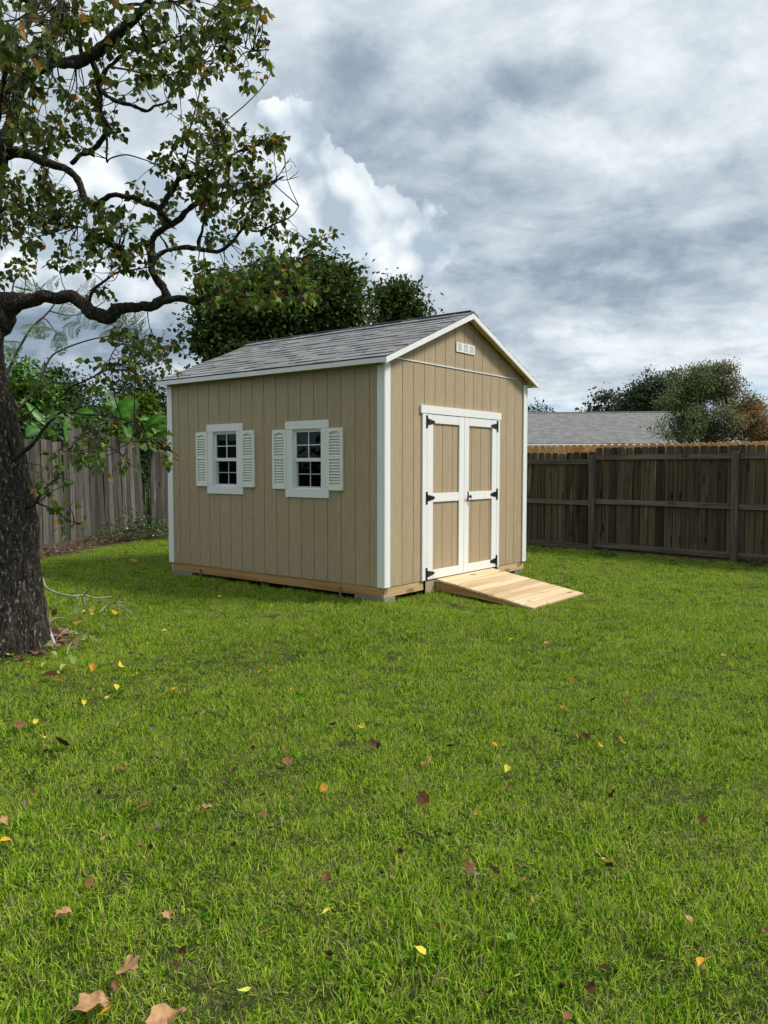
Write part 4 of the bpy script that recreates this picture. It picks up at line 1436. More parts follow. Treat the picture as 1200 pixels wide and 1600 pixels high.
def bark_tube(name, rows, sides, mat, amp, sub, parent, origin, fr=1.0, flare=0.0):
    """rows: (px, py, depth, radius in photo px)"""
    C_ = smoothcurve(rows, sub)
    pts = [Vector(at(r[0], r[1], r[2])) for r in C_]
    if name != 'trunk':
        for i in range(1, len(pts) - 1):
            w_ = 0.0045 + 0.22 * C_[i][3] * C_[i][2] / FPX
            q_ = pts[i] * 9.0
            pts[i] = pts[i] + Vector((mnoise.noise(q_), mnoise.noise(q_ + Vector((7, 3, 1))), mnoise.noise(q_ + Vector((1, 9, 4))))) * w_ * 1.5
    rad = [max(r[3] * (1.0 if name == 'trunk' else 0.80), 0.4) * r[2] / FPX for r in C_]
    V = []; prev = None
    for i, p in enumerate(pts):
        t = (pts[min(i + 1, len(pts) - 1)] - pts[max(i - 1, 0)]).normalized()
        if prev is None:
            a = t.cross(Vector((0.3, 1, 0.2)))
            a.normalize()
        else:
            a = (prev - t * prev.dot(t)).normalized()
        prev = a; c = t.cross(a)
        for k in range(sides):
            th = 2 * math.pi * k / sides
            d = a * math.cos(th) + c * math.sin(th)
            q = p + d * rad[i]
            if amp > 0:
                s1 = mnoise.noise(Vector((q.x * 14 * fr, q.y * 14 * fr, q.z * 3.2 * fr)))
                s2 = mnoise.noise(Vector((q.x * 34 * fr, q.y * 34 * fr, q.z * 8 * fr + 5)))
                big = mnoise.noise(Vector((q.x * 3.1, q.y * 3.1, q.z * 1.7)))
                dsp = amp * (0.9 * (0.20 - abs(s1)) * 1.6 + 0.5 * (0.2 - abs(s2)) + 0.9 * big * (1.0 if amp > 0.02 else 0.6))
                if flare: 
                    fl = max(0.0, 1 - q.z / 0.45)
                    dsp += flare * fl * fl * (0.5 + 0.8 * mnoise.noise(Vector((math.cos(th) * 1.6, math.sin(th) * 1.6, 3.3))))
                q = q + d * dsp
            V.append(tuple(np.array(q) - origin))
    Fc = []
    for i in range(len(pts) - 1):
        for k in range(sides):
            k2 = (k + 1) % sides
            Fc.append((i * sides + k, (i + 1) * sides + k, (i + 1) * sides + k2, i * sides + k2))
    Fc.append(tuple(range(sides))); Fc.append(tuple((len(pts) - 1) * sides + k for k in range(sides))[::-1])
    return obj(name, mesh_of(name, V, Fc, mat, True), parent), [(np.array(p), r) for p, r in zip(pts, rad)]


bark_tube('trunk', [(-14, 1030, TD, 84), (-14, 1000, TD, 82), (-13, 950, TD, 76), (-14, 880, TD, 70), (-18, 800, TD, 67), (-26, 720, TD, 63), (-38, 650, TD, 60), (-56, 590, TD, 57), (-62, 545, TD, 58), (-52, 505, TD, 50), (-44, 465, TD, 36), (-36, 420, TD, 24), (-20, 375, TD - .1, 18), (-18, 320, TD - .2, 16), (-12, 270, TD - .3, 15), (3, 226, TD - .4, 14), (20, 190, TD - .5, 11)],
          80, M_bark, 0.034, 7, tree, TB, 1.0, 0.10)
SK = []


def limb(rows, sides=12, amp=0.012, name='limb', parent=None, origin=None, mat=None, skel=True):
    o, sk = bark_tube(name, rows, sides, mat or M_bark2, amp, 4, parent or tree, TB if origin is None else origin, 2.2)
    if skel: SK.extend(sk)
    return o

D = TD
limb([(-50, 540, D, 46), (-22, 500, D, 42), (2, 480, D, 38), (22, 474, D, 22), (40, 472, D, 14), (60, 467, D, 12), (85, 465, D, 12), (110, 463, D, 11), (126, 472, D, 12), (142, 489, D - .05, 13), (160, 493, D - .1, 12.5), (174, 493, D - .1, 12), (187, 484, D - .1, 10), (215, 480, D - .15, 9), (240, 477, D - .2, 10), (256, 468, D - .2, 10), (264, 463, D - .2, 9)], 26, 0.020)
limb([(258, 467, D - .2, 8), (285, 467, D - .2, 6.5), (320, 470, D - .25, 7.5), (345, 473, D - .3, 7.5), (365, 469, D - .3, 6.5), (385, 457, D - .3, 5), (405, 451, D - .35, 4), (425, 458, D - .35, 3.2), (448, 460, D - .4, 2.6), (475, 457, D - .4, 1.4)], 12)
limb([(262, 465, D - .2, 9), (255, 450, D - .2, 8.5), (246, 436, D - .2, 8), (238, 422, D - .25, 7.5), (235, 402, D - .3, 6.5), (238, 381, D - .3, 6), (248, 363, D - .35, 6), (267, 351, D - .4, 5.5), (285, 336, D - .45, 5.5), (305, 319, D - .5, 5), (330, 309, D - .5, 4.5), (360, 300, D - .5, 3.5), (395, 296, D - .55, 2.8), (425, 285, D - .6, 2.2), (445, 275, D - .6, 1.2)], 12)
limb([(238, 415, D - .25, 6), (247, 399, D - .2, 5), (262, 391, D - .2, 4.6), (290, 387, D - .15, 4.6), (312, 388, D - .1, 4.4), (338, 393, D - .1, 3.4), (356, 386, D - .1, 3), (372, 366, D - .1, 2.4), (386, 353, D - .15, 2), (405, 358, D - .15, 1.4)], 10)
limb([(310, 388, D - .1, 3.5), (311, 374, D - .1, 3.2), (317, 355, D - .15, 2.6), (320, 332, D - .2, 1.8), (318, 318, D - .2, 1)], 8)
limb([(262, 387, D - .2, 3), (258, 378, D - .2, 2), (250, 368, D - .2, 1.6)], 6, 0.0)
limb([(380, 357, D - .1, 2.4), (402, 362, D - .1, 2), (430, 350, D - .1, 1.8), (455, 338, D - .1, 1.2), (467, 322, D - .1, .8)], 6, 0.0)
limb([(448, 458, D - .4, 2.4), (452, 430, D - .4, 2), (468, 410, D - .4, 1.6), (482, 395, D - .4, 1.3), (508, 372, D - .4, .9)], 6, 0.0)
limb([(466, 412, D - .4, 1.4), (478, 398, D - .4, 1), (480, 375, D - .4, .8)], 6, 0.0)
# bare dead twigs at the tip
for tw in ([(425, 285, 2.0), (432, 278, 1.4), (440, 268, 1.1), (447, 255, .8), (455, 247, .6)], [(432, 280, 1.2), (445, 282, 1.0), (458, 279, .8), (466, 276, .5)], [(433, 276, 1.1), (430, 262, .8), (428, 248, .6), (430, 236, .4)],
           [(441, 267, .9), (446, 258, .7), (444, 242, .5)], [(446, 256, .8), (456, 252, .6), (463, 262, .4)], [(440, 270, .8), (452, 266, .6), (456, 258, .4)], [(432, 262, .8), (424, 252, .6), (419, 248, .4)], [(452, 280, .8), (462, 272, .6), (466, 265, .4)]):
    limb([(a, b_, D - .6, r * .9) for a, b_, r in tw], 5, 0.0, 'dead_twig', skel=False)
limb([(-22, 262, D - .3, 14), (0, 246, D - .3, 13), (28, 238, D - .35, 10), (55, 245, D - .4, 9.5), (78, 257, D - .4, 9), (100, 264, D - .4, 8.5), (117, 275, D - .4, 7.5), (128, 296, D - .4, 7), (136, 317, D - .4, 7.5), (152, 317, D - .4, 5.5), (175, 306, D - .45, 5), (200, 307, D - .45, 5.2), (225, 317, D - .45, 5.5), (243, 324, D - .45, 6.5), (255, 335, D - .45, 5), (268, 351, D - .4, 4)], 14)
limb([(248, 328, D - .45, 5), (258, 318, D - .5, 4.6), (267, 300, D - .5, 4.4), (279, 281, D - .55, 4.2), (298, 274, D - .6, 3.6), (318, 263, D - .6, 3), (336, 252, D - .6, 2.4), (365, 240, D - .65, 2), (400, 228, D - .7, 1.2)], 10)
limb([(270, 292, D - .5, 2.6), (285, 262, D - .5, 2), (293, 236, D - .55, 1.5), (296, 205, D - .6, 1)], 6, 0.0)
limb([(293, 278, D - .6, 2), (325, 262, D - .6, 1.8), (345, 225, D - .7, 1.4), (352, 190, D - .7, .9)], 6, 0.0)
# upper limbs, reaching toward the camera
limb([(20, 196, 5.7, 13), (22, 168, 5.6, 11), (34, 135, 5.5, 10), (52, 112, 5.4, 9), (80, 100, 5.3, 8.5), (108, 94, 5.25, 8), (128, 92, 5.2, 8)], 12)
limb([(8, 175, 5.7, 6), (12, 148, 5.6, 6), (28, 125, 5.5, 6), (48, 108, 5.4, 6)], 10)
limb([(92, 101, 5.25, 6), (120, 100, 5.1, 9), (142, 90, 5.0, 11), (160, 75, 4.9, 11), (180, 56, 4.8, 10), (200, 38, 4.7, 8), (225, 12, 4.6, 7), (250, -30, 4.5, 6)], 12)
limb([(127, 92, 5.2, 5.5), (124, 70, 5.15, 5.2), (122, 45, 5.1, 5), (119, 22, 5.0, 5), (114, -20, 4.9, 5)], 10)
limb([(125, 45, 5.1, 3.6), (140, 35, 5.0, 3.2), (165, 22, 4.9, 2.8), (190, 9, 4.8, 2.4), (240, 5, 4.7, 1.8), (270, 2, 4.6, 1.2)], 8)
limb([(132, 84, 5.2, 5), (146, 98, 5.25, 5), (153, 124, 5.3, 5), (155, 150, 5.4, 5.2), (158, 178, 5.5, 5.2), (169, 199, 5.6, 5.6), (161, 215, 5.65, 5.6), (146, 232, 5.7, 5.6), (127, 243, 5.75, 5.2), (112, 255, 5.8, 5)], 10)
limb([(155, 128, 5.3, 4), (165, 112, 5.25, 3.8), (180, 95, 5.2, 3.6), (195, 82, 5.15, 3.4), (212, 73, 5.1, 3), (240, 72, 5.1, 2.2), (275, 58, 5.05, 2), (318, 50, 5.0, 1.6), (350, 62, 5.0, 1.4), (395, 80, 5.0, .9)], 8)
limb([(157, 140, 5.4, 3.4), (172, 152, 5.4, 3.6), (190, 160, 5.4, 3.4), (207, 164, 5.4, 3.6), (226, 173, 5.4, 3.4), (240, 166, 5.4, 2.8), (262, 159, 5.4, 1.6)], 8)
limb([(178, 105, 5.2, 2), (205, 110, 5.2, 2), (235, 117, 5.2, 2), (270, 115, 5.2, 1.6), (310, 100, 5.2, 1)], 6, 0.0)
limb([(165, 200, 5.6, 3), (168, 225, 5.6, 2.2), (166, 252, 5.6, 1.8), (172, 247, 5.6, 1.6), (200, 242, 5.6, 1.3), (240, 255, 5.6, 1)], 6, 0.0)
limb([(-10, 215, 5.5, 6), (15, 95, 5.0, 5), (40, 78, 4.8, 4), (80, 60, 4.6, 3.5), (100, 20, 4.4, 2.5), (95, -20, 4.3, 2)], 8)
limb([(140, 470, D, 3.2), (148, 452, D - .1, 3), (162, 440, D - .1, 2.6), (180, 427, D - .2, 2.2), (205, 421, D - .3, 1.6), (232, 418, D - .3, 1)], 8, 0.0)
limb([(-5, 330, D - .2, 5), (20, 325, D - .4, 3), (60, 345, D - .5, 2.4), (110, 352, D - .6, 2), (150, 362, D - .6, 1.4), (185, 395, D - .6, .9)], 8, 0.0)
# low shoots from the trunk
for rows in ([(20, 718, D - .25, 5), (40, 703, D - .3, 4.6), (55, 688, D - .35, 3.6), (70, 668, D - .4, 3), (86, 652, D - .5, 2.2), (100, 643, D - .5, 2), (135, 648, D - .6, 1.8), (170, 650, D - .7, 1.5), (210, 664, D - .8, 1.2), (240, 685, D - .85, 1), (268, 705, D - .9, .7)],
             [(88, 651, D - .5, 2), (112, 656, D - .5, 1.6), (135, 668, D - .5, 1.4), (160, 690, D - .55, 1.1), (205, 720, D - .6, .7)],
             [(40, 795, D - .25, 4.2), (55, 786, D - .3, 3.4), (64, 772, D - .4, 2), (80, 755, D - .4, 1.6), (95, 740, D - .4, 1)],
             [(58, 786, D - .3, 2), (80, 795, D - .4, 1.4), (105, 812, D - .5, 1), (128, 818, D - .5, .6)],
             [(30, 660, D - .2, 2.4), (45, 648, D - .3, 1.6), (62, 632, D - .4, 1.1), (76, 616, D - .4, .7)],
             [(95, 622, D - .1, 1.4), (105, 610, D - .2, 2), (118, 602, D - .2, 2), (140, 592, D - .3, 1.8), (160, 579, D - .3, 1.6), (180, 577, D - .3, 1.2), (215, 576, D - .4, .9), (245, 560, D - .4, .6)],
             [(166, 577, D - .3, 1.2), (180, 545, D - .3, 1), (190, 520, D - .35, .7)],
             [(215, 576, D - .4, .9), (240, 545, D - .4, .8), (258, 520, D - .4, .6)]):
    limb(rows, 7, 0.0)

SKP = np.array([p for p, r in SK])
# sprays of leaves: (px, py, rx, ry, number of sprays, depth)
PATCH = [(45, 35, 75, 60, 46, 4.4), (55, 110, 75, 50, 30, 4.9), (120, 30, 60, 45, 22, 4.7), (200, 30, 70, 50, 34, 4.8), (290, 25, 75, 45, 40, 4.9), (360, 22, 45, 30, 24, 5.0),
         (255, 90, 60, 36, 26, 5.1), (330, 92, 55, 30, 28, 5.1), (375, 60, 36, 26, 16, 5.0), (305, 122, 40, 14, 10, 5.2), (408, 88, 14, 9, 5, 5.0), (386, 112, 11, 11, 5, 5.0), (375, 5, 40, 14, 10, 4.9),
         (190, 110, 45, 30, 8, 5.2), (80, 165, 80, 42, 28, 5.4), (150, 180, 40, 35, 7, 5.4), (60, 215, 55, 30, 16, 5.6), (110, 205, 60, 30, 12, 5.5), (255, 165, 22, 9, 2, 5.4), (60, 195, 60, 25, 16, 5.2), (240, 132, 40, 12, 5, 5.3),
         (40, 290, 55, 34, 26, 5.7), (90, 315, 60, 34, 28, 5.6), (50, 350, 55, 34, 22, 5.6), (130, 350, 60, 34, 26, 5.6), (165, 385, 60, 34, 22, 5.7), (205, 405, 40, 22, 13, 5.8), (115, 405, 36, 20, 7, 5.6), (70, 380, 30, 22, 7, 5.7),
         (190, 345, 45, 24, 7, 5.8), (225, 290, 30, 20, 4, 5.8), (220, 355, 50, 30, 8, 5.8),
         (268, 245, 34, 32, 11, 5.6), (310, 225, 45, 32, 24, 5.5), (360, 225, 45, 26, 28, 5.5), (405, 222, 36, 17, 19, 5.5), (428, 215, 12, 9, 5, 5.5), (335, 185, 32, 20, 9, 5.5), (300, 170, 25, 18, 7, 5.5),
         (290, 270, 45, 32, 22, 5.6), (345, 270, 50, 36, 32, 5.6), (395, 262, 34, 30, 19, 5.6), (380, 300, 45, 22, 18, 5.7), (300, 310, 45, 28, 18, 5.7), (350, 330, 42, 20, 12, 5.8), (345, 368, 34, 16, 9, 6.0),
         (400, 335, 40, 18, 14, 6.0), (435, 345, 32, 16, 13, 6.0), (450, 375, 28, 20, 10, 5.9), (480, 368, 26, 14, 6, 5.9), (510, 366, 13, 10, 3, 5.8),
         (320, 428, 36, 22, 15, 5.9), (355, 440, 45, 26, 22, 5.9), (325, 458, 26, 13, 8, 5.9), (400, 440, 40, 24, 19, 5.85), (440, 420, 30, 24, 14, 5.8), (460, 450, 38, 22, 15, 5.8), (395, 408, 14, 22, 6, 5.8), (470, 395, 26, 14, 6, 5.8), (405, 470, 45, 16, 10, 5.85),
         (250, 370, 26, 40, 10, 5.9), (15, 420, 28, 24, 9, 6.0), (15, 320, 25, 40, 10, 5.7), (250, 405, 16, 12, 3, 5.9), (170, 455, 18, 12, 3, 6.0),
         (185, 570, 50, 22, 13, 5.9), (240, 545, 34, 22, 11, 5.8), (215, 540, 30, 20, 7, 5.8), (130, 610, 45, 26, 9, 5.7), (60, 600, 40, 20, 7, 5.9), (190, 520, 16, 18, 6, 5.9),
         (100, 660, 40, 18, 8, 5.7), (160, 662, 45, 20, 10, 5.5), (230, 680, 34, 16, 9, 5.4), (262, 706, 12, 6, 3, 5.3), (110, 705, 42, 14, 9, 5.6), (155, 712, 36, 14, 9, 5.6), (200, 716, 12, 6, 2, 5.6),
         (75, 740, 34, 14, 6, 5.7), (100, 800, 34, 20, 9, 5.7), (65, 765, 18, 14, 3, 5.8), (150, 690, 40, 16, 5, 5.5)]
LP, LDv, LN, LS, LT = [], [], [], [], []
twm = MB()
GREENS = [(0.064, 0.098, 0.012), (0.088, 0.130, 0.015), (0.042, 0.066, 0.010), (0.135, 0.180, 0.022)]
for (px, py, rx, ry, ns, dep) in PATCH:
    low = py > 500
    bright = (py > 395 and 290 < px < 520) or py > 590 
    if py < 400: ns = max(2, int(round(ns * (0.84 if px < 200 else 0.64))))
    if py > 585: ns = max(2, int(ns * 0.62))
    for _ in range(ns):
        for _try in range(6):
            ang_ = rng.uniform(0, 2 * math.pi); rr = math.sqrt(rng.uniform())
            qx, qy = px + rx * rr * math.cos(ang_), py + ry * rr * math.sin(ang_)
            c = at(qx, qy, dep + rng.normal() * 0.28)
            if mnoise.noise(Vector(c * 3.1)) > -0.22: break
        # axis of the spray
        j = int(np.argmin(((SKP - c) ** 2).sum(1)))
        sk = SKP[j]
        v = c - sk
        L_ = np.linalg.norm(v)
        if L_ < 1e-4: v = unit(1)[0]; L_ = 0.1
        a_ = v / L_ * 0.6 + unit(1)[0] * 0.7 + np.array([0, 0, 0.05]); a_ /= np.linalg.norm(a_)
        sl2 = rng.uniform(0.08, 0.20)
        s0 = c - a_ * sl2 * 0.5
        s1 = c + a_ * sl2 * 0.5 + np.array([0, 0, -0.02])
        if L_ < 1.1:
            mid = (sk + s0) / 2 + unit(1)[0] * L_ * 0.12
            pts = smoothcurve([sk, mid, s0, s1], 3)
            twm.tube(pts, np.linspace(0.0034 + 0.003 * min(1, L_), 0.0012, len(pts)), 4, False)
        else:
            twm.tube([s0, s1], [0.002, 0.001], 4, False)
        nl = rng.integers(6, 13)
        for k in range(nl):
            t = (k + 0.5) / nl
            p = s0 + (s1 - s0) * t
            sideways = unit(1)[0]
            d = sideways * 0.75 + a_ * 0.35 + np.array([0, 0, -0.55])
            d /= np.linalg.norm(d)
            pet = rng.uniform(0.015, 0.035)
            LP.append(p + d * pet); LDv.append(d)
            LN.append(unit(1)[0] * 0.8 + np.array([0, 0, 0.55]))
            LS.append(rng.uniform(0.034, 0.064))
            u1 = rng.uniform()
            if u1 < 0.045: cc_ = np.array((0.42, 0.20, 0.022)) * rng.uniform(0.6, 1.2)
            elif u1 < 0.085: cc_ = np.array((0.22, 0.13, 0.02)) * rng.uniform(0.6, 1.2)
            else:
                cc_ = np.array(GREENS[rng.integers(0, 4)]) * rng.uniform(0.75, 1.35)
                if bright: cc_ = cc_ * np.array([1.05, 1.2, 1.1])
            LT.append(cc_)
LP = np.array(LP); LDv = np.array(LDv); LN = np.array(LN); LS = np.array(LS); LT = np.array(LT)
tw_o = obj('twig', mesh_of('twig', (np.array(twm.v) - TB).tolist(), twm.f, M_bark2, True), tree)
tag(tw_o, kind='stuff')
# the 300 leaves that show largest are single parts
app = LS / np.maximum(0.5, (LP - CAM) @ _f)
vis = ((LP - CAM) @ R2) / ((LP - CAM) @ _f) > -0.50
big = np.argsort(-(app * vis))[:298]
rest = np.setdiff1d(np.arange(len(LP)), big)
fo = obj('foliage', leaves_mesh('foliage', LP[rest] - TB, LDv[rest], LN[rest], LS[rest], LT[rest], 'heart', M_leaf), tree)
tag(fo, kind='stuff')
lm_ = []
for i in range(12):
    col_ = np.median(LT[big], axis=0) * rng.uniform(0.65, 1.4) if i < 10 else np.array([(0.42, 0.20, 0.022), (0.24, 0.14, 0.02)][i - 10])
    V0, Ff = leaf_shape('heart')
    V0 = V0 + rng.normal(size=V0.shape) * 0.02
    lm_.append((mesh_of('leaf', V0, Ff, M_leaf, False, {'tint': [(*col_, 1)] * len(V0)}), col_))
for j in big:
    d = LDv[j] / np.linalg.norm(LDv[j]); x = np.cross(d, LN[j]); x /= np.linalg.norm(x); nz = np.cross(x, d)
    red = LT[j][0] > LT[j][1] * 1.2
    me = lm_[rng.integers(10, 12)][0] if red else lm_[rng.integers(0, 10)][0]
    o = obj('leaf', me, tree)
    s = LS[j]; p = LP[j] - TB
    o.matrix_local = Matrix(((x[0]*s, d[0]*s, nz[0]*s, p[0]), (x[1]*s, d[1]*s, nz[1]*s, p[1]), (x[2]*s, d[2]*s, nz[2]*s, p[2]), (0, 0, 0, 1)))

# ------------------------------------------------------------------ feathery sapling behind the trunk
fs_b = np.array([*at(-4, 800, 8.0)[:2], 0.0])
fs = empty('feathery_sapling', tuple(fs_b))
tag(fs, 'slender sapling with feathery pale green fern-like leaves beside the trunk under the big limb', 'sapling')
stm = MB()
def stem_px(rows, dd=8.0):
    pts = smoothcurve([list(at(a, b_, dd) - fs_b) + [r] for a, b_, r in rows], 4)
    stm.tube(pts[:, :3], list(pts[:, 3] * dd / FPX), 6)
stem_px([(-4, 868, 4), (-6, 700, 3.6), (8, 600, 3), (18, 568, 2.4), (35, 535, 2), (50, 512, 1.8), (77, 486, 1.3), (95, 460, 1)])
stem_px([(50, 512, 1.6), (68, 497, 1.2), (88, 520, .9)]); stem_px([(30, 640, 2), (60, 600, 1.8), (78, 560, 1.5), (100, 545, 1.3), (140, 531, 1.2), (175, 523, 1), (192, 505, .8)])
stem_px([(8, 600, 2.4), (30, 640, 2.2)]); stem_px([(77, 486, 1.2), (110, 493, .8), (140, 485, .8), (165, 470, .7)])
stm.build('stem', mk_flat('sapling_stem', (0.13, 0.09, 0.08), 0.7), fs, smooth=True)


def frond(p0, p1, wid, tint, dd=8.0):
    """a doubly divided leaf from p0 to p1 (photo places), drooping"""
    a = at(p0[0], p0[1], dd) - fs_b; b = at(p1[0], p1[1], dd - 0.1) - fs_b
    ax = b - a; L_ = np.linalg.norm(ax); ax /= L_
    w = unit(1)[0] * 0.4 + np.cross(ax, _f); w /= np.linalg.norm(w)
    P, Dd, Nn, Ss = [], [], [], []
    npair = 7
    tb = MB()
    mid = (a + b) / 2 + np.array([0, 0, 0.03])
    C_ = smoothcurve([a, mid, b], 5)
    tb.tube(C_, 0.0022, 4, False)
    for k in range(1, npair + 1):
        t = k / (npair + 0.5)
        c = C_[int(t * (len(C_) - 1))]
        pl_ = wid * math.sin(math.pi * (0.15 + 0.8 * t)) * rng.uniform(0.85, 1.1)
        for s in (-1, 1):
            d = w * s + ax * 0.7 + np.array([0, 0, -0.25]); d /= np.linalg.norm(d)
            e = c + d * pl_
            tb.tube([c, e], 0.0012, 3, False)
            m = 8
            for q in range(m):
                pp = c + d * pl_ * (q + 1) / m
                for s2 in (-1, 1):
                    ld = np.cross(d, np.cross(d, ax)) * s2 * -1 + d * 0.4
                    P.append(pp); Dd.append(ld + unit(1)[0] * 0.1); Nn.append(np.cross(d, ax) + unit(1)[0] * 0.2); Ss.append(rng.uniform(0.011, 0.017))
    o = obj('leaf', leaves_mesh('leaf', np.array(P), np.array(Dd), np.array(Nn), np.array(Ss), tints(len(P), tint, 0.2), 'diamond', M_leaf), fs)
    tb.build('leaf_stem', M_stalk, o)
PG = (0.15, 0.235, 0.095)
for p0, p1, w in (((35, 470), (62, 448), .12), ((60, 452), (92, 444), .10), ((40, 462), (36, 452), .09), ((110, 470), (150, 444), .15), ((130, 462), (168, 462), .14), ((120, 486), (152, 512), .13), ((100, 470), (104, 500), .11), ((145, 478), (156, 500), .10),
                  ((55, 505), (42, 524), .12), ((66, 500), (60, 530), .12), ((88, 520), (93, 545), .12), ((95, 512), (124, 520), .11), ((88, 515), (98, 556), .09), ((35, 535), (8, 545), .10), ((28, 545), (12, 562), .10), ((60, 510), (72, 528), .10),
                  ((192, 512), (176, 498), .14), ((190, 508), (212, 492), .16), ((195, 512), (228, 530), .15), ((192, 515), (205, 540), .14), ((185, 512), (170, 535), .13), ((196, 505), (222, 510), .16), ((200, 515), (186, 500), .14)):
    dark = p0[0] > 180
    frond(p0, p1, w * (1.1), (0.085, 0.16, 0.05) if dark else PG, 8.0 if not dark else 7.6)

# ------------------------------------------------------------------ weeds along the fence
M_white_fl = mk_flat('white_petals', (0.80, 0.80, 0.76), 0.6, vary=0.08)
def weed(label, px, py, depth, r_m, h, nleaf, nfl, tint):
    z0 = 0.03
    b = np.array([*at(px, py, depth)[:2], z0])
    w = empty('flowering_weed', tuple(b))
    tag(w, label, 'weed', 'weeds growing along the left fence')
    n = nleaf
    P = unit(n) * np.array([r_m, r_m, h * 0.5]) * rng.uniform(0.2, 1, (n, 1)) ** 0.5 + np.array([0, 0, h * 0.5])
    P[:, 2] = np.abs(P[:, 2])
    obj('foliage', leaves_mesh('foliage', P, unit(n) + np.array([0, 0, .3]), unit(n) + np.array([0, 0, .8]), rng.uniform(0.025, 0.06, n), tints(n, tint, 0.4, (0.15, 0.13, 0.06), 0.12), 'oval', M_leaf), w)
    s_ = MB()
    for k in range(14):
        e = P[rng.integers(0, n)]
        s_.tube([(rng.normal() * 0.03, rng.normal() * 0.03, -0.02), tuple(e * np.array([.5, .5, .6])), tuple(e)], [0.004, 0.003, 0.0015], 4, False)
    s_.build('stem', M_stalk, w)
    fm = MB()
    for q in range(6):
        a0 = q * math.pi / 3
        fm.poly([(0, 0, 0), (math.cos(a0 - .35) * .7, math.sin(a0 - .35) * .7, .15), (math.cos(a0), math.sin(a0), .1), (math.cos(a0 + .35) * .7, math.sin(a0 + .35) * .7, .15)], [(0, 1, 2, 3)])
    me = fm.mesh('flower', M_white_fl)
    for k in range(nfl):
        e = unit(1)[0] * np.array([r_m, r_m, h * .5]) + np.array([0, 0, h * 0.55])
        o = obj('flower', me, w, tuple(e), (rng.normal() * .5 + 0.6 * _f[1], rng.normal() * .5 - 0.5, rng.uniform(0, 6)), (0.016,) * 3)
WT = (0.06, 0.105, 0.03)
weed('low weed clump with pale grassy stems against the leaning fence panel', 172, 838, 14.6, 0.22, 0.42, 240, 0, (0.12, 0.16, 0.05))
weed('tall leafy weed with a few white blossoms in front of the leaning panel', 203, 838, 15.0, 0.30, 0.62, 420, 10, WT)
weed('tangle of weeds dotted with white flowers between leaning panel and shed corner', 232, 834, 15.3, 0.36, 0.48, 460, 20, WT)
weed('weed patch with scattered white blooms touching the left rear corner of the shed', 258, 834, 15.6, 0.34, 0.36, 380, 22, WT)
weed('small dry weed tuft at the bottom edge of the stepped panel', 140, 844, 14.4, 0.18, 0.16, 120, 0, (0.10, 0.10, 0.04))
weed('bright sprig of weeds showing in the gap right of the leaning panel', 234, 790, 16.9, 0.10, 1.25, 200, 6, (0.08, 0.17, 0.03))
def clover(label, px, py, depth):
    b = np.array([*at(px, py, depth)[:2], -0.04])
    w = empty('weed', tuple(b)); tag(w, label, 'weed', 'weeds at the foot of the right fence')
    n = 70
    P = unit(n) * np.array([0.17, 0.17, 0.07]); P[:, 2] = np.abs(P[:, 2]) + 0.02
    obj('foliage', leaves_mesh('foliage', P, unit(n) * np.array([1, 1, .3]), unit(n) * .4 + np.array([0, 0, 1]), rng.uniform(0.03, 0.06, n), tints(n, (0.06, 0.12, 0.03), 0.3), 'heart', M_leaf), w)
    s_ = MB()
    for k in range(8):
        s_.tube([(0, 0, -0.02), tuple(P[k] * .6), tuple(P[k])], 0.002, 4, False)
    s_.build('stem', M_stalk, w)
clover('broad-leaved weed at the foot of the fence post nearest the right edge', 1172, 880, 11.75)
clover('small dry weed at the foot of the fence beside the middle post', 948, 858, 13.1)

# ------------------------------------------------------------------ fallen branch beside the trunk
fb0 = atz(78, 1005, 0.0)
FB = np.array([fb0[0], fb0[1], 0.0])
fbr = empty('fallen_branch', tuple(FB))
tag(fbr, 'fallen bare branch with wilting pale green leaves on the grass beside the trunk', 'branch')
M_dry = mk_flat('dry_grey_twig', (0.30, 0.27, 0.22), 0.85)
M_dryp = mk_flat('peeled_pale_stub', (0.44, 0.42, 0.38), 0.85)
fbm = MB()
def fb(rows, mbx=None, sides=6):
    """rows: photo x, y, height above ground, radius px"""
    out = []
    for (a, b_, h, r) in rows:
        p = atz(a, b_, h)
        dd = depth_of(p)
        out.append(list(p - FB) + [r * dd / FPX])
    c = smoothcurve(out, 4)
    (mbx or fbm).tube(c[:, :3], list(c[:, 3]), sides)
fb([(55, 893, .50, 2.4), (66, 904, .42, 2.2), (72, 918, .36, 1.9), (88, 926, .30, 1.7), (110, 931, .26, 1.6), (130, 930, .24, 1.5), (150, 934, .18, 1.1), (175, 932, .14, .9)])
fb([(118, 931, .25, 1.2), (124, 941, .2, 1), (120, 955, .12, .9), (119, 972, .04, .7)])
fb([(131, 931, .24, 1.4), (132, 945, .16, 1.2), (131, 960, .06, .9)])
fb([(130, 932, .24, 1.2), (142, 918, .34, 1), (152, 908, .42, .9), (154, 904, .46, .7)])
fb([(155, 957, .05, 1.2), (168, 945, .10, 1.2), (180, 941, .14, 1.1), (188, 930, .22, .9), (198, 914, .36, .7)])
fb([(180, 941, .14, .9), (195, 950, .08, .8), (208, 961, .03, .6)]); fb([(182, 940, .14, .7), (200, 942, .10, .6), (215, 948, .05, .4)])
fb([(158, 935, .16, .8), (172, 944, .10, .6), (186, 953, .05, .5)])
fb([(74, 982, .10, 1.4), (80, 970, .16, 1.1), (88, 965, .16, .9), (104, 966, .10, .6)]); fb([(77, 975, .12, 1), (79, 955, .2, .8), (86, 944, .26, .6), (98, 938, .28, .5)])
fb([(86, 1000, .04, .9), (95, 990, .08, .7), (105, 982, .06, .5)]); fb([(104, 1022, .03, 1), (108, 1010, .07, .8), (112, 1004, .08, .6)])
fbm.build('twig', M_dry, fbr, smooth=True)
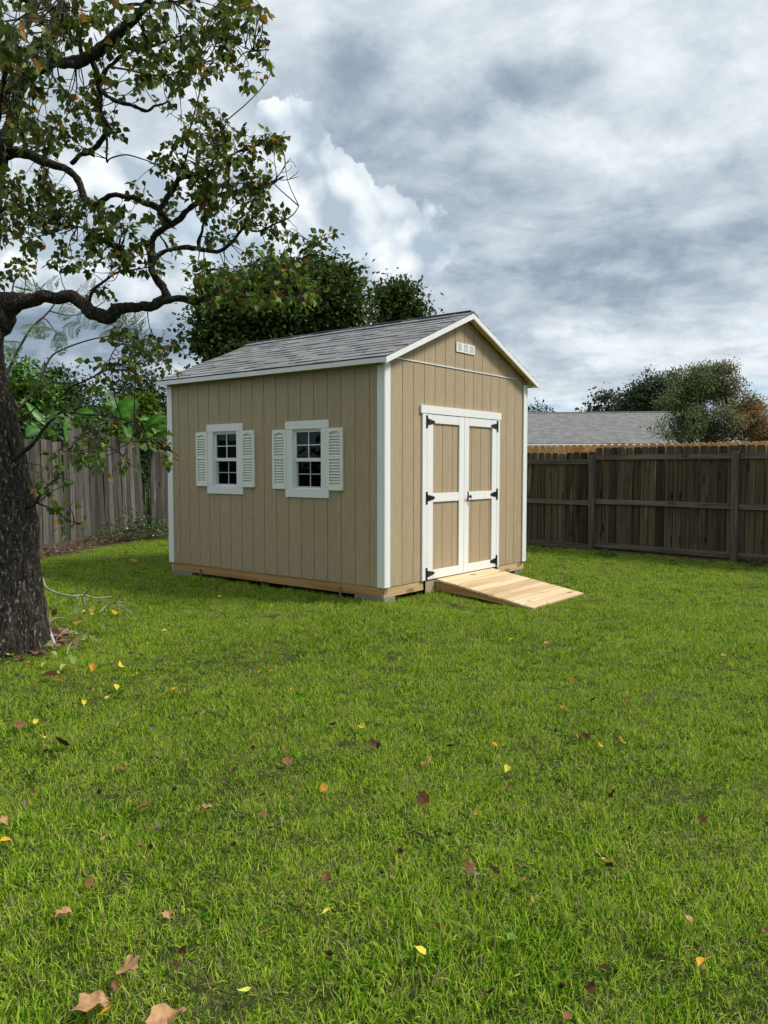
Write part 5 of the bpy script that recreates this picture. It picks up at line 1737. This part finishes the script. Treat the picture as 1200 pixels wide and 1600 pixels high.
st = MB(); fb([(76, 982, .10, 2.6), (80, 994, .06, 3.0), (85, 1006, .02, 2.4)], st, 8)
st.build('broken_stub', M_dryp, fbr, smooth=True)
lmesh = []
for c_ in ((0.34, 0.45, 0.12), (0.26, 0.39, 0.10), (0.42, 0.50, 0.15), (0.45, 0.38, 0.08)):
    V0, Ff = leaf_shape('heart')
    V0 = np.array(V0); V0[:, 2] *= 2.6; V0 += rng.normal(size=V0.shape) * 0.03
    lmesh.append(mesh_of('leaf', V0, Ff, M_leaf, False, {'tint': [(*c_, 1)] * len(V0)}))
for (a, b_, h, s) in [(116, 960, .08, .07), (124, 954, .1, .06), (130, 968, .08, .10), (136, 974, .06, .08), (148, 955, .1, .10), (152, 974, .07, .11), (158, 968, .06, .06), (140, 997, .05, .11), (128, 1001, .05, .10), (136, 998, .06, .09), (84, 1010, .05, .11), (80, 1018, .04, .08), (112, 1030, .05, .10), (118, 1036, .04, .09), (110, 1042, .04, .08),
                      (103, 1038, .04, .07), (120, 978, .05, .06), (115, 986, .05, .06), (142, 960, .09, .08), (98, 975, .06, .05), (108, 990, .05, .06), (134, 955, .1, .05), (160, 960, .05, .05), (124, 990, .05, .07)]:
    p = atz(a, b_, h + .035) - FB
    obj('leaf', lmesh[rng.integers(0, 4)], fbr, tuple(p), (rng.normal() * .5 + .35 * _f[1], rng.normal() * .5 - .3, rng.uniform(0, 6.3)), (s * 0.85,) * 3)

# bark litter round the trunk
n = 900
ang2 = rng.uniform(0, 2 * math.pi, n); rd = rng.uniform(0.36, 0.74, n) ** 1.0
P = np.stack([TB[0] + rd * np.cos(ang2), TB[1] + rd * np.sin(ang2), 0.015 + rng.uniform(0, 0.05, n) * (0.8 - rd)], 1)
dd_ = unit(n) * np.array([1, 1, 0.25])
litter = obj('leaf_litter', leaves_mesh('leaf_litter', P, dd_, unit(n) * .4 + np.array([0, 0, 1]), rng.uniform(0.03, 0.10, n), tints(n, (0.17, 0.10, 0.065), 0.5, (0.30, 0.2, 0.13), 0.25), 'diamond', M_farleaf))
tag(litter, 'reddish brown bark and needle litter ringing the foot of the big trunk', 'litter', None, 'stuff')
# dry litter on the soil strip
n = 2600
tt = rng.uniform(0, 1, n)
cx = -2.4 + 8.6 * tt; cyy = np.interp(cx, [-2.6, -0.5, 0.6, 1.3, 2.2, 3.4, 5, 7], [6.25, 7.05, 7.62, 8.1, 8.5, 8.85, 9.0, 9.2]) + rng.uniform(-0.55, 0.15, n)
P = np.stack([cx, cyy, np.where(cx > 1, 0.05, 0.02) + rng.uniform(0, 0.05, n)], 1)
ml = obj('dry_litter', leaves_mesh('dry_litter', P, unit(n) * np.array([1, 1, .3]), unit(n) * .4 + np.array([0, 0, 1]), rng.uniform(0.03, 0.10, n), tints(n, (0.12, 0.085, 0.055), 0.5, (0.26, 0.2, 0.14), 0.2), 'diamond', M_farleaf))
tag(ml, 'dry brown leaves and twigs littering the soil along the left fence', 'litter', None, 'stuff')

# ------------------------------------------------------------------ fallen leaves, each a thing
def lobed_leaf(seed, curl, fold):
    r = random.Random(seed)
    lobes = [(-90, .60), (-138, .80), (-160, .66), (176, .92), (150, .70), (128, .98), (108, .76), (90, 1.05), (72, .76), (52, .98), (30, .70), (4, .92), (-20, .66), (-42, .80)]
    out = []
    for i, (a, rr) in enumerate(lobes):
        a2, r2_ = lobes[(i + 1) % len(lobes)]
        if a2 > a: a2 -= 360
        out.append((a, rr * r.uniform(.9, 1.08)))
        out.append(((a + a2) / 2 + r.uniform(-3, 3), (rr + r2_) / 2 * r.uniform(.88, 1.06)))
    n = len(out)
    V = [(0, -0.12, 0)]; Fc = []
    for ring in (0.38, 0.72, 1.0):
        for a, rr in out:
            x = math.cos(math.radians(a)) * rr * ring * 0.5; y = math.sin(math.radians(a)) * rr * ring * 0.5 - 0.12 * (1 - ring)
            z = curl * ring ** 2 * (0.6 + 0.8 * math.sin(math.radians(a * 2 + seed * 50))) + fold * abs(x) + 0.03 * r.uniform(-1, 1) * ring - 0.05 * math.sin(math.radians(a) * 5) * ring * ring
            V.append((x, y, z))
    for k in range(n):
        k2 = (k + 1) % n
        Fc.append((0, 1 + k2, 1 + k)); Fc.append((1 + k, 1 + k2, 1 + n + k2, 1 + n + k)); Fc.append((1 + n + k, 1 + n + k2, 1 + 2 * n + k2, 1 + 2 * n + k))
    # stem
    b = len(V)
    V += [(-.008, -.28, 0), (.008, -.28, 0), (.004, -.55, .06), (-.004, -.55, .06)]
    Fc.append((b, b + 1, b + 2, b + 3))
    return V, Fc


def simple_leaf(seed, curl, fold):
    r = random.Random(seed)
    out = [(-90, .40), (-140, .50), (170, .52), (135, .42), (105, .50), (90, .75), (75, .50), (45, .42), (10, .52), (-40, .50)]
    n = len(out); V = [(0, 0, 0)]; Fc = []
    for ring in (0.5, 1.0):
        for a, rr in out:
            x = math.cos(math.radians(a)) * rr * ring * .9; y = math.sin(math.radians(a)) * rr * ring
            z = curl * ring ** 2 * (0.5 + math.sin(math.radians(a + seed * 77))) + fold * abs(x) * 2 + 0.04 * r.uniform(-1, 1)
            V.append((x, y, z))
    for k in range(n):
        k2 = (k + 1) % n
        Fc.append((0, 1 + k2, 1 + k)); Fc.append((1 + k, 1 + k2, 1 + n + k2, 1 + n + k))
    b = len(V)
    V += [(-.012, -.38, 0), (.012, -.38, 0), (.006, -.85, .1), (-.006, -.85, .1)]
    Fc.append((b, b + 1, b + 2, b + 3))
    return V, Fc


LCOL = dict(tan=((0.40, 0.21, 0.095), (0.55, 0.33, 0.17)), brown=((0.20, 0.085, 0.04), (0.30, 0.15, 0.075)), dark=((0.040, 0.018, 0.010), (0.10, 0.045, 0.024)), grey=((0.15, 0.115, 0.085), (0.27, 0.21, 0.16)),
            yellow=((0.66, 0.50, 0.06), (0.80, 0.66, 0.10)), orange=((0.62, 0.27, 0.025), (0.76, 0.42, 0.05)), lime=((0.68, 0.70, 0.10), (0.78, 0.78, 0.18)), green=((0.11, 0.20, 0.03), (0.17, 0.28, 0.05)))


def mk_deadleaf(name, c1, c2):
    m, g = newmat(name)
    c = g.n('ShaderNodeTexCoord').outputs['Object']
    r = g.n('ShaderNodeObjectInfo').outputs['Random']
    n = g.noise(g.vm('ADD', c, g.n('ShaderNodeCombineXYZ', {0: g.m('MULTIPLY', r, 9)}).outputs[0]), 5.0, 6, 0.65)
    # veins fan out from the base
    s = g.n('ShaderNodeSeparateXYZ', {0: c})
    an = g.n('ShaderNodeMath', {0: s.outputs[0], 1: g.m('ADD', s.outputs[1], 0.22)}, operation='ARCTAN2').outputs[0]
    vein = g.m('ABSOLUTE', g.m('SINE', g.m('MULTIPLY', an, 4.2)))
    vn = g.mr(vein, 0.0, 0.10, 1, 0)
    col = g.mix(g.mr(n, 0.35, 0.65), c1, c2)
    col = g.mix(g.m('MULTIPLY', vn, 0.45), col, tuple(x * 0.55 for x in c1))
    col = g.mix(g.mr(g.noise(c, 11.0, 3), 0.66, 0.72, 0, 0.6), col, tuple(x * 0.3 for x in c1))
    return finish(m, g, col, 0.8, vn, 0.5, 0.01, 0.12, trans=0.12)
LM = {k: mk_deadleaf(k + '_leaf', *v) for k, v in LCOL.items()}
LMESH = {}
for k in LCOL:
    for sd in range(4):
        V, Fc = simple_leaf(sd + 3, 0.16, 0.12 + 0.12 * (sd % 2))
        LMESH[(k, 's', sd)] = mesh_of('fallen_leaf', V, Fc, LM[k], True)
        if k in ('tan', 'brown', 'dark', 'grey', 'orange'):
            V, Fc = lobed_leaf(sd + 1, 0.06 + 0.03 * sd, 0.10 + 0.08 * (sd % 2))
            LMESH[(k, 'l', sd)] = mesh_of('fallen_leaf', V, Fc, LM[k], True)


def leaf(px, py, wpx, col, shp, label, group=None, rot=None, tilt=0.35, h=0.038):
    p = atz(px, py, -0.04 + h)
    h = h * 0.86
    z = ground_at(p[0], p[1]) + h
    p = atz(px, py, z)
    dd = depth_of(p)
    size = wpx * dd / FPX * (1.12 if shp == 'l' else 0.98)
    o = obj('fallen_leaf', LMESH[(col, shp, rng.integers(0, 4))], None, tuple(p), (rng.normal() * tilt, rng.normal() * tilt, rng.uniform(0, 6.3) if rot is None else rot), (size,) * 3)
    tag(o, label, 'leaf', group)
    return o


NAMED = [
    (147, 1570, 62, 'tan', 'l', 'large tan lobed leaf near the lower left corner, with a small orange leaf on it', 0.9, .12, .055),
    (165, 1581, 20, 'orange', 's', 'small orange leaf lying on the right lobe of the large tan leaf', 1.0, .2, .085),
    (262, 1592, 62, 'tan', 'l', 'large tan leaf cut off by the bottom edge of the photo', 2.6, .12, .05),
    (197, 1514, 44, 'tan', 'l', 'tan leaf with darker folded top edge, above the large lobed leaf', 3.6, .35, .06),
    (383, 1549, 22, 'lime', 's', 'bright lemon yellow leaf near the bottom, left of centre', 0.3, .3, .055),
    (102, 1428, 30, 'tan', 'l', 'tan lobed leaf in the left foreground on its own', 1.2, .2, .05),
    (262, 1430, 20, 'tan', 'l', 'small pale tan leaf right of the lone tan lobed leaf', 0.4, .3, .05),
    (179, 1458, 14, 'tan', 's', 'tiny pinkish tan leaf above the folded tan leaf', None, .3, .05),
    (320, 1262, 24, 'tan', 'l', 'pale tan star-shaped leaf in the left middle lawn', 0.2, .25, .05),
    (225, 1261, 22, 'brown', 's', 'brown curled leaf left of the pale star-shaped leaf', None, .7, .05),
    (240, 1258, 14, 'dark', 's', 'dark leaf scrap touching the brown curled leaf in the left middle lawn', None, .6, .05),
    (6, 1283, 18, 'tan', 'l', 'tan leaf cut by the left edge above the orange-yellow one', None, .3, .05),
    (8, 1313, 17, 'orange', 's', 'orange-yellow leaf at the left edge', None, .4, .05),
    (163, 1310, 12, 'tan', 's', 'little tan leaf between the left edge and the brown curled leaf', None, .5, .04),
    (137, 1380, 16, 'brown', 's', 'brownish orange leaf above the lone tan lobed leaf', None, .4, .04),
    (63, 1143, 14, 'yellow', 's', 'yellow leaf left of centre, uppermost of a pair', None, .4, .05),
    (68, 1152, 10, 'yellow', 's', 'yellow leaf just below the other of the pair', None, .4, .05),
    (31, 1134, 18, 'brown', 's', 'brown leaf left of the yellow pair', None, .5, .05),
    (97, 1162, 24, 'dark', 's', 'long dark curled leaf right of the yellow pair', 1.3, .9, .05),
    (188, 1135, 16, 'brown', 's', 'brown leaf standing on edge right of the dark curled leaf', None, .9, .05),
    (130, 1098, 9, 'yellow', 's', 'thin yellow leaf above the dark curled leaf', None, .9, .05),
    (55, 1128, 9, 'yellow', 's', 'pale small leaf above the yellow pair', None, .4, .05),
    (272, 1076, 10, 'orange', 's', 'small orange leaf below the fallen branch toward the centre', None, .4, .05),
    (278, 1082, 9, 'yellow', 's', 'small yellow leaf tucked against the small orange one', None, .4, .05),
    (168, 1090, 10, 'yellow', 's', 'tiny yellow leaf upright in the grass below the fallen branch', None, .6, .05),
    (397, 1150, 16, 'yellow', 's', 'golden yellow leaf half buried in grass, left of centre', None, .7, .05),
    (520, 1133, 14, 'dark', 's', 'round dark maroon leaf in the middle of the lawn', None, .6, .05),
    (566, 1135, 11, 'yellow', 's', 'pale yellow leaf right of the round dark maroon leaf', None, .4, .05),
    (448, 1188, 18, 'brown', 'l', 'reddish brown curled leaf below left of the dark maroon one', None, .6, .05),
    (507, 1231, 13, 'orange', 's', 'orange leaf on the centre line of the lawn', None, .4, .05),
    (584, 1162, 15, 'brown', 's', 'brown crumpled leaf right of the reddish curled leaf', None, .7, .05),
    (592, 1165, 11, 'dark', 's', 'dark leaf beside the brown crumpled leaf', None, .7, .05),
    (423, 1294, 11, 'dark', 's', 'small dark leaf below the centre orange leaf, to the left', None, .5, .05),
    (510, 1370, 18, 'brown', 's', 'brown curled leaf in the lower middle lawn', None, .6, .05),
    (466, 1418, 14, 'brown', 's', 'brown folded leaf below left of the lower middle one', None, .6, .05),
    (511, 1424, 16, 'yellow', 's', 'straw yellow leaf by the brown folded leaf', 1.2, .6, .05),
    (522, 1426, 12, 'dark', 's', 'dark leaf at the right end of the straw yellow leaf', None, .6, .045),
    (494, 1491, 12, 'brown', 's', 'small brown leaf near the bottom, right of the lemon yellow leaf', None, .6, .045),
    (275, 1507, 14, 'dark', 's', 'dark maroon leaf just right of the tan leaf with folded edge', None, .5, .045),
    (669, 1192, 21, 'tan', 'l', 'pale tan jagged leaf right of the lawn centre', None, .5, .05),
    (663, 1247, 26, 'brown', 'l', 'rust brown leaf with lighter tip below the pale jagged leaf', 0.2, .6, .055),
    (704, 1166, 12, 'dark', 's', 'dark round leaf above the pale jagged leaf', None, .4, .05),
    (772, 1164, 11, 'orange', 's', 'small orange leaf right of the dark round leaf', None, .4, .05),
    (793, 1201, 12, 'yellow', 's', 'pale yellow leaf above a grey leaf, right of centre', None, .3, .05),
    (789, 1218, 15, 'grey', 's', 'grey brown leaf just below the pale yellow leaf', None, .4, .05),
    (791, 1232, 13, 'brown', 's', 'brown leaf below the grey one', None, .4, .05),
    (746, 1271, 12, 'orange', 's', 'orange leaf right of the rust brown leaf', None, .6, .05),
    (899, 1150, 12, 'tan', 's', 'tan leaf left of a dark brown one on the right side of the lawn', None, .4, .05),
    (912, 1152, 16, 'dark', 's', 'dark brown leaf touching the tan leaf on the right side of the lawn', None, .4, .05),
    (971, 1159, 15, 'yellow', 's', 'yellow leaf farthest right of the upper lawn row', None, .5, .05),
    (937, 1165, 12, 'orange', 's', 'thin orange leaf left of the rightmost yellow leaf', None, .9, .05),
    (957, 1240, 20, 'dark', 'l', 'dark maroon lobed leaf on the right side of the lawn', None, .5, .05),
    (1096, 1280, 16, 'brown', 's', 'brown leaf standing in long grass near the right edge', None, .9, .05),
    (948, 1347, 20, 'yellow', 's', 'pale yellow leaf lying on a dark leaf in the lower right', 1.2, .4, .055),
    (951, 1353, 15, 'dark', 's', 'dark leaf under the pale yellow leaf in the lower right', None, .4, .04),
    (736, 1355, 24, 'tan', 'l', 'pale peach curled leaf in the lower middle right', 1.2, .4, .055),
    (745, 1366, 13, 'grey', 's', 'grey leaf under the pale peach curled leaf', None, .4, .045),
    (774, 1362, 16, 'dark', 's', 'dark brown leaf right of the pale peach one', None, .4, .05),
    (822, 1375, 14, 'brown', 's', 'reddish brown leaf right of the dark brown one in the lower middle right', None, .6, .05),
    (830, 1404, 12, 'tan', 's', 'small pinkish leaf below the reddish brown one', None, .6, .05),
    (658, 1487, 20, 'yellow', 's', 'golden yellow leaf near the bottom, right of centre', 0.4, .5, .06),
    (1098, 1503, 22, 'orange', 's', 'orange and yellow leaf near the lower right corner', 1.4, .4, .055),
    (944, 1512, 18, 'brown', 's', 'brown leaf left of the orange and yellow leaf', None, .7, .05),
    (921, 1544, 20, 'dark', 's', 'dark brown wet leaf near the bottom right', None, .4, .05),
    (765, 1552, 18, 'dark', 's', 'dark leaf near the bottom edge right of centre', None, .4, .045),
    (886, 1588, 16, 'brown', 's', 'brown leaf almost at the bottom edge', None, .5, .05),
    (1076, 1435, 14, 'tan', 's', 'tan dried leaf above the orange and yellow leaf', None, .5, .045),
    (614, 1358, 10, 'brown', 's', 'small brown leaf left of the pale peach curled leaf', None, .5, .045),
    (800, 1465, 20, 'green', 's', 'pale green broadleaf weed leaf flat in the grass', 1.5, .15, .05),
    (1197, 1455, 16, 'brown', 's', 'brown leaf at the right edge of the lawn', None, .5, .045),
    (1190, 1485, 16, 'dark', 's', 'dark maroon leaf at the right edge below the brown one', None, .5, .045),
    (491, 987, 9, 'orange', 's', 'orange leaf on the grass in front of the near shed corner', None, .6, .05),
    (799, 1000, 9, 'orange', 's', 'orange-brown leaf in the lawn in front of the ramp end', None, .4, .05),
    (784, 955, 8, 'yellow', 's', 'yellow leaf on the grass at the low left end of the ramp', None, .5, .05),
    (644, 937, 9, 'tan', 's', 'tan leaf in the grass under the front beam of the shed', None, .4, .04),
    (209, 877, 13, 'tan', 's', 'pale tan curled leaf alone on the grass near the left fence', None, .5, .05),
    (80, 958, 16, 'brown', 's', 'brown leaf in the grass right of the trunk beyond the fallen branch', None, .4, .05),
    (178, 958, 12, 'orange', 's', 'orange-brown leaf at the right end of the fallen branch', None, .4, .05),
    (188, 1041, 14, 'yellow', 's', 'yellow leaf right and below the fallen branch', None, .5, .05),
    (187, 1050, 10, 'orange', 's', 'orange leaf touching the yellow one below the fallen branch', None, .5, .05),
    (180, 1073, 11, 'yellow', 's', 'bright yellow leaf lowest below the fallen branch', None, .4, .05),
    (80, 1055, 22, 'dark', 's', 'dark brown leaf with pale edge on the grass below the trunk', 1.0, .5, .06),
    (92, 1064, 13, 'brown', 's', 'brown leaf at the lower right of the dark leaf below the trunk', None, .5, .05),
    (69, 1038, 13, 'yellow', 's', 'yellow leaf on the grass below the trunk', None, .4, .05),
    (46, 1036, 9, 'orange', 's', 'orange-yellow leaf left of the yellow leaf below the trunk', None, .4, .05),
    (16, 1024, 13, 'yellow', 's', 'yellow leaf on the grass right by the foot of the trunk', None, .3, .05),
    (3, 1044, 10, 'yellow', 's', 'yellow leaf at the left edge below the trunk', None, .3, .05),
    (112, 1052, 11, 'orange', 's', 'yellow-orange leaf below the pale leaves of the fallen branch', None, .5, .05),
    (146, 1042, 12, 'orange', 's', 'orange and black curled leaf below the fallen branch', None, .7, .05),
    (93, 995, 9, 'orange', 's', 'orange leaf beside the broken stub of the fallen branch', None, .5, .05),
    (204, 1022, 10, 'grey', 's', 'grey brown leaf right of the fallen branch', None, .5, .05),
    (220, 1024, 12, 'dark', 's', 'dark and orange leaf right of the grey brown leaf by the fallen branch', None, .5, .05),
    (258, 985, 9, 'yellow', 's', 'yellow leaf on the grass between fallen branch and shed', None, .5, .05),
    (343, 932, 7, 'yellow', 's', 'tiny yellow leaf in the grass beside the long wall of the shed', None, .4, .05),
    (574, 958, 8, 'orange', 's', 'orange-brown leaf just below the near concrete block', None, .4, .05),
    (853, 1005, 8, 'tan', 's', 'tan leaf in the open lawn right of the ramp end', None, .4, .05),
    (1130, 1025, 9, 'tan', 's', 'pale leaf in the open lawn near the right fence', None, .4, .05),
    (895, 1065, 10, 'orange', 's', 'orange leaf in the lawn below the ramp toward the right', None, .5, .05),
    (881, 1105, 10, 'orange', 's', 'faded orange leaf below the orange leaf right of the ramp', None, .5, .05),
    (926, 1094, 10, 'dark', 's', 'dark leaf among pale blades right of the faded orange leaf', None, .5, .05),
]
for (px, py, w_, c_, sh_, lab, rot_, tl, hh) in NAMED:
    leaf(px, py, w_, c_, sh_, lab, None, rot_, tl, hh)
for k in range(110):
    px, py = rng.uniform(30, 1190), rng.uniform(985, 1590)
    if rng.uniform() < 0.45: px = px * 0.45; py = 985 + (py - 985) * 0.6
    c_ = rng.choice(['dark', 'brown', 'dark', 'grey', 'brown'])
    d0 = depth_of(atz(px, py, 0))
    leaf(px, py, 0.024 * FPX / d0 * rng.uniform(.7, 1.2), c_, 's', 'tiny %s leaf scrap in the %s of the lawn, %s' % (dict(dark='blackish', brown='reddish brown', grey='grey brown')[c_], 'left part' if px < 400 else 'middle' if px < 800 else 'right part', 'far away' if py < 1150 else 'midway' if py < 1350 else 'close by'), 'tiny leaf scraps in the lawn', None, .7, .035)
for k in range(8):
    px, py = rng.uniform(10, 620), rng.uniform(990, 1150)
    d0 = depth_of(atz(px, py, 0))
    leaf(px, py, 0.026 * FPX / d0 * rng.uniform(.7, 1.2), rng.choice(['yellow', 'orange']), 's', 'tiny yellow leaf fleck in the lawn %s' % ('below the trunk' if px < 200 else 'in front of the long shed wall' if px < 420 else 'in front of the near shed corner'), 'tiny yellow leaf flecks in the lawn', None, .6, .04)
# one leaf on the shed roof
d = _f + R2 * (601 - 600) / FPX - U2 * (544 - 800) / FPX
# slope plane z = ROOF0 + (x + .121) * SL
t = (ROOF0 + (CAM[0] + 0.121) * SL - CAM[2]) / (d[2] - d[0] * SL)
pp = CAM + d * t
o = obj('fallen_leaf', LMESH[('orange', 's', 1)], None, (pp[0] - 0.004, pp[1], pp[2] + 0.012), (0.1, -ang, 0.8), (0.055,) * 3)
tag(o, 'orange-brown leaf resting on the shed roof shingles near the front corner', 'leaf')

# ------------------------------------------------------------------ grass
def clump(nb, R_, seed, hmin, hmax, wmin, wmax, flat, dry=0.0, broad=False):
    r = np.random.default_rng(seed)
    V = []; Fc = []; T = []
    for i in range(nb):
        a = r.uniform(0, 2 * math.pi); rr = R_ * math.sqrt(r.uniform())
        b = np.array([rr * math.cos(a), rr * math.sin(a), -0.004])
        az = r.uniform(0, 2 * math.pi)
        h = r.uniform(hmin, hmax); w = r.uniform(wmin, wmax) * (1 if broad else 0.88)
        lean = abs(r.normal()) * flat + 0.15
        d = np.array([math.cos(az), math.sin(az), 0])
        wv = np.array([-math.sin(az), math.cos(az), 0]); tw = r.normal() * 0.5
        wv = wv * math.cos(tw) + np.array([0, 0, 1]) * math.sin(tw)
        k0 = len(V)
        p = b.copy(); th = lean * 0.5
        seg = 3
        for s in range(seg + 1):
            t = s / seg
            ww = w * (1 - t ** 1.8) * (0.75 if s == 0 else 1) if not broad else w * (0.15, 0.9, 0.95, 0)[s]
            if s < seg:
                V.append(p - wv * ww / 2); V.append(p + wv * ww / 2)
            else:
                V.append(p)
            th += lean * 0.55
            th = min(th, 1.9)
            p = p + (d * math.sin(th) + np.array([0, 0, math.cos(th)])) * h / seg
        if V[-1][2] < 0: V[-1] = V[-1] * np.array([1, 1, 0]) + np.array([0, 0, 0.002])
        sh = r.uniform(); th_ = r.uniform(); hue = r.uniform()
        if lean > 1.0: th_ = min(1, th_ + 0.12)
        th_ += dry * r.uniform()
        if broad: sh *= 0.45; th_ = 0.2
        for s in range(7): T.append((sh, th_, hue, 1))
        Fc += [(k0, k0 + 1, k0 + 3, k0 + 2), (k0 + 2, k0 + 3, k0 + 5, k0 + 4), (k0 + 4, k0 + 5, k0 + 6)]
    me = mesh_of('grass_tuft', V, Fc, M_grass, True, {'tint': T})
    return me


gc = bpy.data.collections.new('grass_tufts')
specs = [(60, .085, .026, .052, .0035, .0065, .55), (60, .085, .024, .048, .003, .006, .8), (55, .085, .030, .062, .0032, .0060, .6), (70, .095, .020, .045, .0026, .0050, 1.1, .45), (46, .08, .032, .072, .0035, .0068, .5), (60, .09, .022, .044, .004, .0075, .9), (64, .09, .024, .05, .003, .0055, .7), (40, .07, .045, .085, .003, .0055, .55), (26, .075, .018, .034, .010, .017, 1.0, 0, True), (70, .10, .025, .05, .0020, .0036, 1.3, .9)]
for i, sp in enumerate(specs):
    o = bpy.data.objects.new('grass_tuft_%02d' % i, clump(sp[0], sp[1], 50 + i, *sp[2:]))
    gc.objects.link(o)

pts = []
N_TRY = 420000
X = rng.uniform(-7.5, 9, N_TRY); Y = rng.uniform(-7.5, 10.0, N_TRY)
dv = np.stack([X, Y, np.zeros(N_TRY)], 1) - CAM
dp = dv @ _f
sx = 600 + FPX * (dv @ R2) / np.maximum(dp, .1)
sy = 800 - FPX * (dv @ U2) / np.maximum(dp, .1)
marg = 220 + 2000 / np.maximum(dp, 1)
ok = (dp > 0.7) & (sx > -marg) & (sx < 1200 + marg) & (sy < 2500)
ok &= ~((X > 0.03) & (X < LW - 0.03) & (Y > 0.03) & (Y < LD - 0.03))
ok &= ~((X > 0.93) & (X < 2.19) & (Y > -1.24) & (Y < 0.1))
ok &= ((X - F0[0]) * FN[0] + (Y - F0[1]) * FN[1]) > 0.06
yb = np.interp(X, [-3.3, 0.0, 1.16, 2.2, 3.4, 5, 7], [5.75, 7.20, 7.78, 8.15, 8.42, 8.6, 8.8])
ok &= Y < yb + 0.1 * np.sin(X * 5)
ok &= np.hypot(X - TB[0], Y - TB[1]) > 0.62
area = 16.5 * 17.5
dens0 = N_TRY / area
dens = np.interp(dp, [0, 3.5, 6, 10, 16], [720, 640, 480, 330, 240])
ok &= rng.uniform(size=N_TRY) < dens / dens0
X, Y, dp_ = X[ok], Y[ok], dp[ok]
Zg = np.array([ground_at(a, b_) for a, b_ in zip(X, Y)])
n = len(X)
gm = bpy.data.meshes.new('grass')
gm.vertices.add(n)
gm.vertices.foreach_set('co', np.stack([X, Y, Zg], 1).astype(np.float32).ravel())
hn = np.array([mnoise.noise(Vector((a * 0.9, b_ * 0.9, 1.0))) + 0.6 * mnoise.noise(Vector((a * 3.2, b_ * 3.2, 7.0))) for a, b_ in zip(X, Y)])
scl = np.clip(0.78 + 0.22 * hn + rng.normal(size=n) * 0.12, 0.56, 1.35)
nearwall = (X > -0.25) & (X < LW + .25) & (Y > -0.25) & (Y < LD + .25)
scl[nearwall] *= 1.35
tallp = 0.08 + 0.25 * (hn > 0.25)
idx = rng.integers(0, 7, n)
idx = np.where(rng.uniform(size=n) < tallp * 0.5, 7, idx)
idx = np.where((hn < -0.12) & (rng.uniform(size=n) < 0.3), 3, idx)
idx = np.where(rng.uniform(size=n) < 0.05 + 0.06 * (hn > 0.1), 8, idx)
idx = np.where(rng.uniform(size=n) < 0.05 + 0.10 * (hn < -0.25), 9, idx)
for nm, typ, dat in (('scl', 'FLOAT', scl), ('idx', 'INT', idx), ('rot', 'FLOAT_VECTOR', np.stack([rng.normal(size=n) * .08, rng.normal(size=n) * .08, rng.uniform(0, 6.28, n)], 1))):
    a = gm.attributes.new(nm, typ, 'POINT')
    a.data.foreach_set('vector' if typ == 'FLOAT_VECTOR' else 'value', dat.astype(np.int32 if typ == 'INT' else np.float32).ravel())
gm.update()
go = obj('grass', gm)
tag(go, 'mown bright green grass with dry straw blades covering the yard', 'grass', None, 'stuff')
ng = bpy.data.node_groups.new('grass_scatter', 'GeometryNodeTree')
ng.interface.new_socket('Geometry', in_out='INPUT', socket_type='NodeSocketGeometry')
ng.interface.new_socket('Geometry', in_out='OUTPUT', socket_type='NodeSocketGeometry')
gi = ng.nodes.new('NodeGroupInput'); gq = ng.nodes.new('NodeGroupOutput')
ci = ng.nodes.new('GeometryNodeCollectionInfo'); ci.inputs['Collection'].default_value = gc
ci.inputs['Separate Children'].default_value = True; ci.inputs['Reset Children'].default_value = True
ip = ng.nodes.new('GeometryNodeInstanceOnPoints'); ip.inputs['Pick Instance'].default_value = True
def na(nm, typ):
    x = ng.nodes.new('GeometryNodeInputNamedAttribute'); x.data_type = typ; x.inputs['Name'].default_value = nm
    return x.outputs['Attribute']
ng.links.new(gi.outputs[0], ip.inputs['Points']); ng.links.new(ci.outputs[0], ip.inputs['Instance'])
ng.links.new(na('idx', 'INT'), ip.inputs['Instance Index']); ng.links.new(na('rot', 'FLOAT_VECTOR'), ip.inputs['Rotation']); ng.links.new(na('scl', 'FLOAT'), ip.inputs['Scale'])
ng.links.new(ip.outputs[0], gq.inputs[0])
md = go.modifiers.new('scatter', 'NODES'); md.node_group = ng
